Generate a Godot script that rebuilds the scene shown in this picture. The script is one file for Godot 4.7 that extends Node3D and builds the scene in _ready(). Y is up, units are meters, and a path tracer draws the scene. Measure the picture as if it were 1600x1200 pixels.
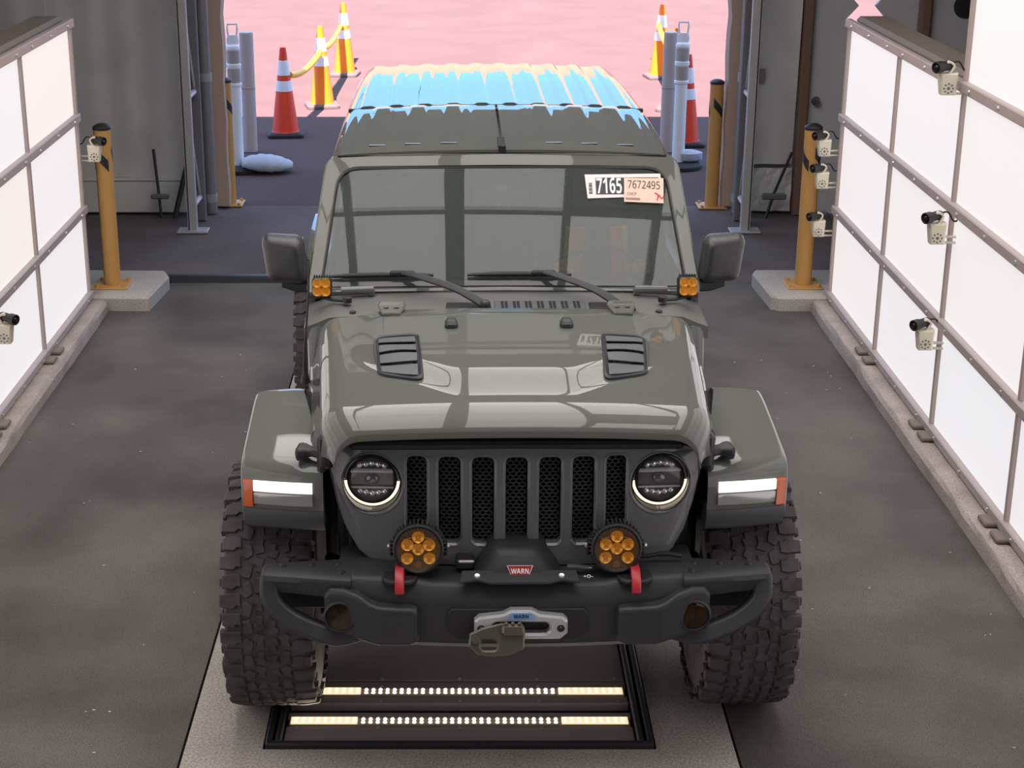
extends Node3D

# Collects triangles (counter-clockwise seen from outside) and commits them as one mesh, smoothed where faces meet at less than an angle.
class Mk:
	var v := PackedVector3Array()
	var t := Transform3D()

	func tri(a: Vector3, b: Vector3, c: Vector3) -> void:
		v.append(t * a); v.append(t * b); v.append(t * c)

	func quad(a: Vector3, b: Vector3, c: Vector3, d: Vector3) -> void:
		tri(a, b, c); tri(a, c, d)

	func flip(from: int) -> void:
		for i in range(from, v.size(), 3):
			var b := v[i + 1]; v[i + 1] = v[i + 2]; v[i + 2] = b

	func fix(from: int) -> void:
		var vol := 0.0
		var o := v[from]
		for i in range(from, v.size(), 3):
			vol += (v[i] - o).dot((v[i + 1] - o).cross(v[i + 2] - o))
		if vol < 0.0: flip(from)

	func hint(from: int, way: Vector3) -> void:
		var s := 0.0
		for i in range(from, v.size(), 3):
			s += (v[i + 1] - v[i]).cross(v[i + 2] - v[i]).dot(way)
		if s < 0.0: flip(from)

	func warp(f: Callable, from := 0) -> void:
		for i in range(from, v.size()): v[i] = f.call(v[i])

	func convex(faces: Array) -> void:
		var from := v.size()
		for f in faces:
			for i in range(1, f.size() - 1): tri(f[0], f[i], f[i + 1])
		var m := Vector3.ZERO
		for i in range(from, v.size()): m += v[i]
		m /= maxi(1, v.size() - from)
		for i in range(from, v.size(), 3):
			if (v[i + 1] - v[i]).cross(v[i + 2] - v[i]).dot(v[i] + v[i + 1] + v[i + 2] - 3.0 * m) < 0.0:
				var b := v[i + 1]; v[i + 1] = v[i + 2]; v[i + 2] = b

	func box(c: Vector3, s: Vector3, b := 0.0) -> void:
		var h := s / 2.0
		b = minf(b, minf(h.x, minf(h.y, h.z)) * 0.9)
		var faces := []
		if b <= 0.0:
			for ax in 3:
				for sg in [-1.0, 1.0]:
					var f := []
					for k in [[-1.0, -1.0], [1.0, -1.0], [1.0, 1.0], [-1.0, 1.0]]:
						var p := Vector3.ZERO
						p[ax] = sg * h[ax]; p[(ax + 1) % 3] = k[0] * h[(ax + 1) % 3]; p[(ax + 2) % 3] = k[1] * h[(ax + 2) % 3]
						f.append(c + p)
					faces.append(f)
			convex(faces)
			return
		var pt := func(ax: int, s3: Vector3) -> Vector3:
			var p := s3 * (h - Vector3(b, b, b))
			p[ax] = s3[ax] * h[ax]
			return c + p
		for ax in 3:
			var a1 := (ax + 1) % 3
			var a2 := (ax + 2) % 3
			for sg in [-1.0, 1.0]:
				var f := []
				for k in [[-1.0, -1.0], [1.0, -1.0], [1.0, 1.0], [-1.0, 1.0]]:
					var s3 := Vector3.ZERO
					s3[ax] = sg; s3[a1] = k[0]; s3[a2] = k[1]
					f.append(pt.call(ax, s3))
				faces.append(f)
			for k in [[-1.0, -1.0], [1.0, -1.0], [1.0, 1.0], [-1.0, 1.0]]:
				var lo := Vector3.ZERO
				lo[ax] = -1.0; lo[a1] = k[0]; lo[a2] = k[1]
				var hi := lo
				hi[ax] = 1.0
				faces.append([pt.call(a1, lo), pt.call(a1, hi), pt.call(a2, hi), pt.call(a2, lo)])
		for x in [-1.0, 1.0]:
			for y in [-1.0, 1.0]:
				for z in [-1.0, 1.0]:
					var s3 := Vector3(x, y, z)
					faces.append([pt.call(0, s3), pt.call(1, s3), pt.call(2, s3)])
		convex(faces)

	# rings: arrays of points, each ring closed on itself; closed = the last ring joins the first
	func loft(rings: Array, caps := true, closed := false) -> void:
		var from := v.size()
		var n: int = rings[0].size()
		var m := rings.size()
		for i in (m if closed else m - 1):
			var a = rings[i]
			var b = rings[(i + 1) % m]
			for k in n:
				quad(a[k], a[(k + 1) % n], b[(k + 1) % n], b[k])
		if caps and not closed:
			for e in [0, m - 1]:
				var r = rings[e]
				var cen := Vector3.ZERO
				for p in r: cen += p
				cen /= n
				for k in n:
					if e == 0: tri(cen, r[(k + 1) % n], r[k])
					else: tri(cen, r[k], r[(k + 1) % n])
		fix(from)

	# an open sheet of points, turned to face «way»
	func sheet(g: Array, way: Vector3) -> void:
		var from := v.size()
		for i in g.size() - 1:
			for k in g[i].size() - 1:
				quad(g[i][k], g[i][k + 1], g[i + 1][k + 1], g[i + 1][k])
		hint(from, t.basis * way)

	# a sheet with thickness: second skin pushed along «back»
	func shell(g: Array, way: Vector3, back: Vector3) -> void:
		sheet(g, way)
		var h := []
		for row in g:
			var r := []
			for p in row: r.append(p + back)
			h.append(r)
		sheet(h, -way)
		var loop := []
		var lb := []
		var R := g.size()
		var K: int = g[0].size()
		for k in K: loop.append(g[0][k]); lb.append(h[0][k])
		for i in range(1, R): loop.append(g[i][K - 1]); lb.append(h[i][K - 1])
		for k in range(K - 2, -1, -1): loop.append(g[R - 1][k]); lb.append(h[R - 1][k])
		for i in range(R - 2, 0, -1): loop.append(g[i][0]); lb.append(h[i][0])
		var cen := Vector3.ZERO
		for p in loop: cen += p
		cen /= loop.size()
		for i in loop.size():
			var j := (i + 1) % loop.size()
			var from := v.size()
			quad(loop[i], loop[j], lb[j], lb[i])
			hint(from, t.basis * (loop[i] - cen))

	func tube(path: Array, r, n := 10, caps := true, closed := false) -> void:
		var prof := []
		for k in n: prof.append(Vector2.from_angle(TAU * k / n))
		sweep(path, prof, r, Vector3.ZERO, caps, closed)

	# sweeps a closed profile along a path; r a number, an array of numbers or of Vector2
	func sweep(path: Array, prof: Array, r = 1.0, up := Vector3.ZERO, caps := true, closed := false) -> void:
		var rings := []
		var n := path.size()
		var last := Vector3.ZERO
		for i in n:
			var d: Vector3
			if closed: d = (path[(i + 1) % n] - path[(i + n - 1) % n]).normalized()
			else: d = (path[mini(i + 1, n - 1)] - path[maxi(i - 1, 0)]).normalized()
			var s: Vector3
			if up != Vector3.ZERO: s = d.cross(up).normalized()
			elif i == 0: s = d.cross(Vector3.UP if absf(d.y) < 0.9 else Vector3.RIGHT).normalized()
			else: s = (last - d * last.dot(d)).normalized()
			last = s
			var w := s.cross(d).normalized()
			var q = r[i] if r is Array else r
			var sx: float = q.x if q is Vector2 else q
			var sy: float = q.y if q is Vector2 else q
			var ring := []
			for p in prof: ring.append(path[i] + s * (p.x * sx) + w * (p.y * sy))
			rings.append(ring)
		loft(rings, caps, closed)

	# profile of (radius, height) turned about the y axis
	func lathe(prof: Array, n := 32, at := Vector3.ZERO, axis := Vector3.UP) -> void:
		var q := Quaternion(Vector3.UP, axis.normalized()) if axis.normalized().dot(Vector3.UP) > -0.999 else Quaternion(Vector3.RIGHT, PI)
		var from := v.size()
		var rings := []
		for p in prof:
			var ring := []
			for k in n:
				var a := TAU * k / n
				ring.append(at + q * Vector3(p.x * cos(a), p.y, p.x * sin(a)))
			rings.append(ring)
		loft(rings, false)
		fix(from)

	func ball(c: Vector3, r: Vector3, n := 16) -> void:
		var rings := []
		for i in n / 2 + 1:
			var a := -PI / 2 + PI * i / (n / 2)
			var ring := []
			for k in n: ring.append(c + Vector3(cos(a) * cos(TAU * k / n), sin(a), cos(a) * sin(TAU * k / n)) * r)
			rings.append(ring)
		loft(rings, false)

	# a flat outline (x, y) from z0 to z1 with its front (z1) edge chamfered
	func extrude(poly: Array, z0: float, z1: float, b := 0.0) -> void:
		var from := v.size()
		var n := poly.size()
		var inn := inset(poly, b) if b > 0.0 else poly
		var tr := Geometry2D.triangulate_polygon(PackedVector2Array(inn))
		for i in range(0, tr.size(), 3):
			var a: Vector2 = inn[tr[i]]; var c: Vector2 = inn[tr[i + 1]]; var d: Vector2 = inn[tr[i + 2]]
			if (c - a).cross(d - a) < 0.0:
				var e := c; c = d; d = e
			tri(Vector3(a.x, a.y, z1), Vector3(c.x, c.y, z1), Vector3(d.x, d.y, z1))
		var tb := Geometry2D.triangulate_polygon(PackedVector2Array(poly))
		for i in range(0, tb.size(), 3):
			var a: Vector2 = poly[tb[i]]; var c: Vector2 = poly[tb[i + 1]]; var d: Vector2 = poly[tb[i + 2]]
			if (c - a).cross(d - a) > 0.0:
				var e := c; c = d; d = e
			tri(Vector3(a.x, a.y, z0), Vector3(c.x, c.y, z0), Vector3(d.x, d.y, z0))
		var ccw := area(poly) > 0.0
		for k in n:
			var p: Vector2 = poly[k]
			var q: Vector2 = poly[(k + 1) % n]
			if not ccw:
				var e := p; p = q; q = e
			var pi: Vector2 = inn[k] if ccw else inn[(k + 1) % n]
			var qi: Vector2 = inn[(k + 1) % n] if ccw else inn[k]
			var zb := z1 - b * signf(z1 - z0)
			quad(Vector3(p.x, p.y, z0), Vector3(q.x, q.y, z0), Vector3(q.x, q.y, zb), Vector3(p.x, p.y, zb))
			if b > 0.0: quad(Vector3(p.x, p.y, zb), Vector3(q.x, q.y, zb), Vector3(qi.x, qi.y, z1), Vector3(pi.x, pi.y, z1))
		if z1 < z0: flip(from)

	static func area(poly: Array) -> float:
		var s := 0.0
		for k in poly.size():
			var a: Vector2 = poly[k]
			s += a.cross(poly[(k + 1) % poly.size()])
		return s

	static func inset(poly: Array, b: float) -> Array:
		var out := []
		var n := poly.size()
		var sg := 1.0 if area(poly) > 0.0 else -1.0
		for k in n:
			var d1: Vector2 = (poly[k] - poly[(k + n - 1) % n]).normalized()
			var d2: Vector2 = (poly[(k + 1) % n] - poly[k]).normalized()
			var n1 := Vector2(-d1.y, d1.x) * sg
			var n2 := Vector2(-d2.y, d2.x) * sg
			var m := (n1 + n2).normalized()
			out.append(poly[k] + m * (b / maxf(0.35, m.dot(n1))))
		return out

	# where a closed outline crosses x = c: [lowest y, highest y]
	static func crossing(poly: Array, c: float) -> Array:
		var lo := 1e9
		var hi := -1e9
		for k in poly.size():
			var a: Vector2 = poly[k]
			var b: Vector2 = poly[(k + 1) % poly.size()]
			if (a.x - c) * (b.x - c) <= 0.0 and a.x != b.x:
				var y := a.y + (b.y - a.y) * (c - a.x) / (b.x - a.x)
				lo = minf(lo, y); hi = maxf(hi, y)
		return [lo, hi]

	# the points of a counter-clockwise outline between x0 and x1, on its lower (going right) or upper side (going left)
	static func chain(poly: Array, x0: float, x1: float, top: bool, side := 0) -> Array:
		var n := poly.size()
		var start := 0
		for k in n:
			if (poly[k].x < poly[start].x) != top and poly[k].x != poly[start].x: start = k
		var out := []
		var fin := 0
		for k in n:
			if (poly[k].x > poly[fin].x) != top and poly[k].x != poly[fin].x: fin = k
		var k := start
		while true:
			var p: Vector2 = poly[k]
			if p.x > x0 + 1e-6 and p.x < x1 - 1e-6: out.append(p)
			if k == fin: break
			k = (k + 1) % n
		return out

	static func half(poly: Array, c: float, right: bool) -> Array:
		# points of a hole on one side of x = c, listed from the bottom to the top
		var out := []
		var n := poly.size()
		var cr := crossing(poly, c)
		var s := 0
		for k in n:
			var a: Vector2 = poly[k]
			var b: Vector2 = poly[(k + 1) % n]
			if right and a.x <= c and b.x > c: s = (k + 1) % n
			if not right and a.x >= c and b.x < c: s = (k + 1) % n
		var k2 := s
		while (poly[k2].x > c) if right else (poly[k2].x < c):
			out.append(poly[k2])
			k2 = (k2 + 1) % n
		if not right: out.reverse()
		out.push_front(Vector2(c, cr[0]))
		out.append(Vector2(c, cr[1]))
		return out

	static func turned(poly: Array) -> Array:
		var p := poly.duplicate()
		if area(p) < 0.0: p.reverse()
		return p

	# a plate with holes (given from left to right, each crossed once by the upright line through its middle); front at z1
	func plate(outline: Array, holes: Array, z0: float, z1: float, b: float) -> void:
		outline = turned(outline)
		var oi := inset(outline, b)
		var hs := []
		var cs := []
		for h in holes:
			var hh := turned(h)
			hs.append(hh)
			var lo := 1e9
			var hi := -1e9
			for p in hh: lo = minf(lo, p.x); hi = maxf(hi, p.x)
			cs.append((lo + hi) / 2 + 0.00037)
		var big := []
		for h in hs: big.append(inset(h, -b))
		for side in 2:
			var ol: Array = oi if side == 0 else outline
			var hl: Array = big if side == 0 else hs
			var z := z1 if side == 0 else z0
			for i in hs.size() + 1:
				var poly := []
				var xa: float = -1e9 if i == 0 else cs[i - 1]
				var xb: float = 1e9 if i == hs.size() else cs[i]
				var lower := chain(ol, xa, xb, false)
				var upper := chain(ol, xa, xb, true)
				if i > 0: poly.append(Vector2(xa, crossing(ol, xa)[0]))
				poly.append_array(lower)
				if i < hs.size():
					poly.append(Vector2(xb, crossing(ol, xb)[0]))
					poly.append_array(half(hl[i], xb, false))
					poly.append(Vector2(xb, crossing(ol, xb)[1]))
				poly.append_array(upper)
				if i > 0:
					poly.append(Vector2(xa, crossing(ol, xa)[1]))
					var hr := half(hl[i - 1], xa, true)
					hr.reverse()
					poly.append_array(hr)
				var clean := []
				for p in poly:
					if clean.is_empty() or clean[-1].distance_to(p) > 1e-6: clean.append(p)
				while clean.size() > 2 and clean[-1].distance_to(clean[0]) < 1e-6: clean.pop_back()
				var tr := Geometry2D.triangulate_polygon(PackedVector2Array(clean))
				if tr.is_empty(): push_warning("plate strip %d fails" % i)
				var from := v.size()
				for q in range(0, tr.size(), 3):
					var a: Vector2 = clean[tr[q]]; var c: Vector2 = clean[tr[q + 1]]; var d: Vector2 = clean[tr[q + 2]]
					tri(Vector3(a.x, a.y, z), Vector3(c.x, c.y, z), Vector3(d.x, d.y, z))
				if v.size() > from: hint(from, t.basis * Vector3(0, 0, 1 if side == 0 else -1))
		for h in hs.size() + 1:
			var a: Array = outline if h == 0 else hs[h - 1]
			var f: Array = oi if h == 0 else big[h - 1]
			for k in a.size():
				var j := (k + 1) % a.size()
				var from := v.size()
				var e: Vector2 = a[j] - a[k]
				var out := Vector3(e.y, -e.x, 0) * (1.0 if h == 0 else -1.0)
				quad(Vector3(a[k].x, a[k].y, z0), Vector3(a[j].x, a[j].y, z0), Vector3(a[j].x, a[j].y, z1 - b), Vector3(a[k].x, a[k].y, z1 - b))
				quad(Vector3(a[k].x, a[k].y, z1 - b), Vector3(a[j].x, a[j].y, z1 - b), Vector3(f[j].x, f[j].y, z1), Vector3(f[k].x, f[k].y, z1))
				hint(from, t.basis * out)

	func mesh(angle := 38.0) -> ArrayMesh:
		var nf := v.size() / 3
		var fn := PackedVector3Array()
		fn.resize(nf)
		var at := {}
		var keys := []
		keys.resize(v.size())
		for f in nf:
			var cr := (v[f * 3 + 1] - v[f * 3]).cross(v[f * 3 + 2] - v[f * 3])
			fn[f] = cr
			for k in 3:
				var key := Vector3i((v[f * 3 + k] * 5000.0).round())
				keys[f * 3 + k] = key
				if at.has(key): at[key].append(f)
				else: at[key] = PackedInt32Array([f])
		var lim := cos(deg_to_rad(angle))
		var unit := PackedVector3Array()
		unit.resize(nf)
		for f in nf: unit[f] = fn[f].normalized()
		var vv := PackedVector3Array()
		var nn := PackedVector3Array()
		vv.resize(v.size()); nn.resize(v.size())
		for f in nf:
			var u := unit[f]
			for k in 3:
				var s := Vector3.ZERO
				for g in at[keys[f * 3 + k]]:
					if unit[g].dot(u) > lim: s += fn[g]
				var o: int = f * 3 + [0, 2, 1][k]
				vv[o] = v[f * 3 + k]
				nn[o] = s.normalized() if s.length_squared() > 1e-20 else (u if u != Vector3.ZERO else Vector3.UP)
		var arr := []
		arr.resize(Mesh.ARRAY_MAX)
		arr[Mesh.ARRAY_VERTEX] = vv
		arr[Mesh.ARRAY_NORMAL] = nn
		var m := ArrayMesh.new()
		m.add_surface_from_arrays(Mesh.PRIMITIVE_TRIANGLES, arr)
		return m

var used := {}
var M := {}

func numbered(called: String) -> String:
	var n: int = used.get(called, 0)
	used[called] = n + 1
	return called if n == 0 else "%s_%03d" % [called, n]

func tag(o: Node3D, label: String, category: String, group := "") -> Node3D:
	if label: o.set_meta("label", label)
	if category: o.set_meta("category", category)
	if group: o.set_meta("group", group)
	return o

func thing(called: String, label: String, category: String, at := Vector3.ZERO, turn := 0.0, group := "") -> Node3D:
	var o := Node3D.new()
	o.name = numbered(called)
	add_child(o)
	o.position = at
	o.rotation.y = turn
	return tag(o, label, category, group)

func part(mk: Mk, called: String, m: Material, parent: Node3D = self, angle := 38.0, label := "") -> MeshInstance3D:
	var o := MeshInstance3D.new()
	o.name = numbered(called) if parent == self else called
	o.mesh = mk.mesh(angle)
	o.material_override = m
	parent.add_child(o, true)
	if label: o.set_meta("label", label)
	return o

func again(mesh_from: MeshInstance3D, tf: Transform3D, parent: Node3D) -> MeshInstance3D:
	var o := MeshInstance3D.new()
	o.name = mesh_from.name
	o.mesh = mesh_from.mesh
	o.material_override = mesh_from.material_override
	o.transform = tf
	parent.add_child(o, true)
	return o

func struct(mk: Mk, called: String, m: Material, angle := 38.0) -> MeshInstance3D:
	var o := part(mk, called, m, self, angle)
	o.set_meta("kind", "structure")
	return o

func copy(o: Node3D, label: String, at: Vector3, turn := 0.0) -> Node3D:
	var c: Node3D = o.duplicate()
	c.name = numbered(String(o.name).rstrip("_0123456789"))
	add_child(c)
	c.position = at
	c.rotation.y = turn
	c.set_meta("label", label)
	return c

func mat(hex: String, rough := 0.7, metal := 0.0, coat := 0.0) -> StandardMaterial3D:
	var m := StandardMaterial3D.new()
	m.albedo_color = Color(hex)
	m.roughness = rough
	m.metallic = metal
	if coat > 0.0:
		m.clearcoat_enabled = true
		m.clearcoat = coat
		m.clearcoat_roughness = 0.015
	return m

func glow(hex: String, e: float) -> StandardMaterial3D:
	var m := mat(hex, 0.5)
	m.emission_enabled = true
	m.emission = Color(hex)
	m.emission_energy_multiplier = e
	return m

func pane(hex: String, alpha: float, rough := 0.02) -> StandardMaterial3D:
	var m := mat(hex, rough)
	m.transparency = BaseMaterial3D.TRANSPARENCY_ALPHA
	m.albedo_color.a = alpha
	return m

func noise_tex(sd: int, freq: float, oct: int, cols: Array, stops: Array, size := 512) -> NoiseTexture2D:
	var n := FastNoiseLite.new()
	n.seed = sd
	n.noise_type = FastNoiseLite.TYPE_SIMPLEX_SMOOTH
	n.frequency = freq
	n.fractal_octaves = oct
	var t := NoiseTexture2D.new()
	t.width = size; t.height = size
	t.seamless = true
	t.noise = n
	var g := Gradient.new()
	g.offsets = PackedFloat32Array(stops)
	var pc := PackedColorArray()
	for c in cols: pc.append(Color(c))
	g.colors = pc
	t.color_ramp = g
	return t

func grained(m: StandardMaterial3D, tex: Texture2D, scale: float, fine: Texture2D = null, fine_scale := 1.0, relief: Texture2D = null, cm := 0.0) -> StandardMaterial3D:
	m.albedo_texture = tex
	m.uv1_triplanar = true
	m.uv1_world_triplanar = true
	m.uv1_scale = Vector3.ONE * scale
	if fine:
		m.detail_enabled = true
		m.detail_albedo = fine
		m.detail_blend_mode = BaseMaterial3D.BLEND_MODE_MUL
		m.detail_uv_layer = BaseMaterial3D.DETAIL_UV_2
		m.uv2_triplanar = true
		m.uv2_world_triplanar = true
		m.uv2_scale = Vector3.ONE * fine_scale
	if relief:
		m.heightmap_enabled = true
		m.heightmap_texture = relief
		m.heightmap_scale = cm
	return m

func arealight(at: Vector3, look: Vector3, size: Vector2, hex: String, radiance: float) -> void:
	var l := AreaLight3D.new()
	l.name = numbered("area_light")
	l.area_size = size
	l.light_color = Color(hex)
	l.light_energy = radiance * size.x * size.y / PI
	l.area_normalize_energy = true
	l.area_range = 40.0
	l.area_attenuation = 2.0
	l.shadow_enabled = true
	add_child(l)
	l.look_at_from_position(at, at + look, Vector3.UP if absf(look.y) < 0.9 else Vector3.FORWARD)

static func rrect(w: float, h: float, r: float, n := 4) -> Array:
	var out := []
	for c in [[1, 1, 0], [-1, 1, 1], [-1, -1, 2], [1, -1, 3]]:
		for k in n + 1:
			var a: float = PI / 2 * (c[2] + float(k) / n)
			out.append(Vector2(c[0] * (w / 2 - r) + r * cos(a), c[1] * (h / 2 - r) + r * sin(a)))
	return out

static func disc(r: float, n := 24, at := Vector2.ZERO, a0 := 0.0) -> Array:
	var out := []
	for k in n: out.append(at + Vector2.from_angle(a0 + TAU * k / n) * r)
	return out

static func bez(pts: Array, n := 6) -> Array:
	# a smooth path through points
	var out := []
	for i in pts.size() - 1:
		var p0 = pts[maxi(i - 1, 0)]
		var p3 = pts[mini(i + 2, pts.size() - 1)]
		for k in n: out.append(pts[i].cubic_interpolate(pts[i + 1], p0, p3, float(k) / n))
	out.append(pts[-1])
	return out

func words(s: String, size: float, depth: float, m: Material, parent: Node3D, tf: Transform3D, called := "lettering", squeeze := 1.0, bold := true) -> MeshInstance3D:
	var tm := TextMesh.new()
	tm.text = s
	var f := SystemFont.new()
	f.font_names = PackedStringArray(["Droid Sans"])
	if bold: f.font_weight = 700
	tm.font = f
	tm.font_size = 64
	tm.pixel_size = size / 64.0
	tm.depth = depth
	var o := MeshInstance3D.new()
	o.name = called
	o.mesh = tm
	o.material_override = m
	o.transform = tf * Transform3D(Basis.from_scale(Vector3(squeeze, 1, 1)), Vector3.ZERO)
	parent.add_child(o, true)
	return o

func _ready() -> void:
	# camera: eye 3.2 m up in the lane, lens shifted sideways
	var cam := Camera3D.new()
	cam.name = "camera"
	add_child(cam)
	cam.position = Vector3(0, 3.2, 0)
	cam.rotation.x = -atan(900.0 / 2580.0)
	var size := 0.1 * 1200.0 / 2580.0
	cam.set_frustum(size, Vector2(82.0 / 1200.0 * size, 0), 0.1, 500.0)
	cam.current = true
	# sky, sun, exposure
	var sky := ProceduralSkyMaterial.new()
	sky.sky_top_color = Color("b0c2e6")
	sky.sky_horizon_color = Color("5fbeff")
	sky.sky_curve = 0.28
	sky.sky_energy_multiplier = 1.0
	sky.ground_bottom_color = Color("8a8078")
	sky.ground_horizon_color = Color("b8aca2")
	sky.sun_angle_max = 3.0
	var env := Environment.new()
	env.background_mode = Environment.BG_SKY
	env.sky = Sky.new()
	env.sky.sky_material = sky
	env.background_energy_multiplier = 3.0
	env.tonemap_mode = Environment.TONE_MAPPER_LINEAR
	env.tonemap_exposure = 1.0
	env.sdfgi_enabled = true
	env.ssao_enabled = true
	env.ssil_enabled = true
	var we := WorldEnvironment.new()
	we.name = "world"
	we.environment = env
	add_child(we)
	var sun := DirectionalLight3D.new()
	sun.name = "sun"
	sun.light_color = Color("ffdad5")
	sun.light_energy = 9.6
	sun.light_angular_distance = 0.35
	sun.shadow_enabled = true
	add_child(sun)
	sun.look_at_from_position(Vector3(-0.5, 5.2, 3.85), Vector3.ZERO)
	# light boxes: each glowing panel of the ceiling and of the two walls has its own lamp
	for q in ceiling_cells(): arealight(Vector3(q[0], 4.27, q[1]), Vector3.DOWN, Vector2(q[2], q[3]), "fffaf4", 2.1)
	for s in [-1.0, 1.0]:
		for k in 3:
			arealight(Vector3(s * 2.45, 1.0, -9.4 + k * 3.2), Vector3(-s, 0, 0), Vector2(3.0, 1.75), "fff6f0", 0.25)
	arealight(Vector3(0.0, 0.035, -5.356), Vector3.UP, Vector2(1.24, 0.04), "fff0d8", 9.0)
	arealight(Vector3(0.0, 0.035, -5.572), Vector3.UP, Vector2(1.24, 0.04), "fff0d8", 9.0)
	materials()
	room()
	light_walls()
	scanner()
	doorway()
	yard()
	small_things()
	car()
	driver()

const BEAMS := [-1.75, -0.855, -0.06, 0.78, 1.465, 2.2]
const BARS := [-10.6, -8.75, -6.84, -4.985, -3.5]

# centre x, centre z, width and length of each lit panel of the ceiling
func ceiling_cells() -> Array:
	var out := []
	for i in 5:
		for k in 4:
			if i == 3 and k == 2: continue
			var x0: float = BEAMS[i] + (0.073 if i == 2 else 0.03)
			var x1: float = BEAMS[i + 1] - (0.073 if i == 1 else 0.03)
			out.append([(x0 + x1) / 2, (BARS[k] + BARS[k + 1]) / 2, x1 - x0, BARS[k + 1] - BARS[k] - 0.03])
	return out

func materials() -> void:
	var blot := noise_tex(3, 0.006, 5, ["605b57", "736d69", "7e7873", "8e8781"], [0.0, 0.4, 0.62, 1.0])
	var grit := noise_tex(8, 0.16, 3, ["9a9a9a", "dcdcdc", "ffffff"], [0.0, 0.45, 1.0])
	var bump := noise_tex(11, 0.2, 3, ["000000", "ffffff"], [0.0, 1.0])
	M.asphalt = grained(mat("f2f0f2", 0.82), blot, 0.22, grit, 1.6, bump, 0.3)
	M.yard = grained(mat("f4eeee", 0.85), noise_tex(5, 0.008, 5, ["706565", "746868", "796c6c"], [0.0, 0.5, 1.0]), 0.18, grit, 1.3, bump, 0.3)
	M.apron = grained(mat("f4f0f0", 0.85), noise_tex(5, 0.008, 5, ["746c6a", "80787a", "8c8484"], [0.0, 0.5, 1.0]), 0.18, grit, 1.3, bump, 0.3)  # same asphalt as the yard, its colour lightened to stand for light
	M.apron.metallic_specular = 0.1
	M.slab = grained(mat("f4f2f0", 0.8), noise_tex(17, 0.008, 5, ["b0aba5", "c4beb8", "cec8c2"], [0.0, 0.5, 1.0]), 0.3, noise_tex(19, 0.14, 3, ["d0d0d0", "ffffff"], [0.2, 0.7]), 1.1, bump, 0.12)
	M.kerb = grained(mat("f4efec", 0.85), noise_tex(23, 0.01, 5, ["a0958f", "b8ada7", "c6bbb5"], [0.0, 0.5, 1.0]), 0.6, noise_tex(19, 0.14, 3, ["d0d0d0", "ffffff"], [0.2, 0.7]), 1.1, bump, 0.25)
	M.asphalt.metallic_specular = 0.2
	M.slab.metallic_specular = 0.2
	M.yard.specular_mode = BaseMaterial3D.SPECULAR_DISABLED
	M.dark_joint = mat("2c2826", 0.95)
	M.sheet = grained(mat("f2f3f6", 0.8), noise_tex(29, 0.01, 4, ["cccac8", "d8d6d4", "e0dedc"], [0.0, 0.5, 1.0]), 0.4)
	M.grey_door = mat("c0c0c4", 0.55)
	M.brown = mat("7a5e50", 0.7)
	M.wall = mat("a09d9a", 0.9)
	M.ceiling = mat("6a6866", 0.9)
	M.galv = mat("b0aeb0", 0.5, 0.3)
	M.galv_dark = mat("6e6c70", 0.55, 0.2)
	M.alu = mat("b0a19e", 0.5, 0.1)
	M.bolt = mat("d5d2d0", 0.3, 0.8)
	M.cap = mat("75695f", 0.6)
	M.black = mat("232224", 0.5)
	M.rubber = mat("232124", 0.75)
	M.trim = mat("38393d", 0.5)
	M.yellow = mat("bd8f50", 0.5)
	M.white = mat("e8e8ee", 0.45)
	M.steel = mat("b8b8b6", 0.28, 0.9)

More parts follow.
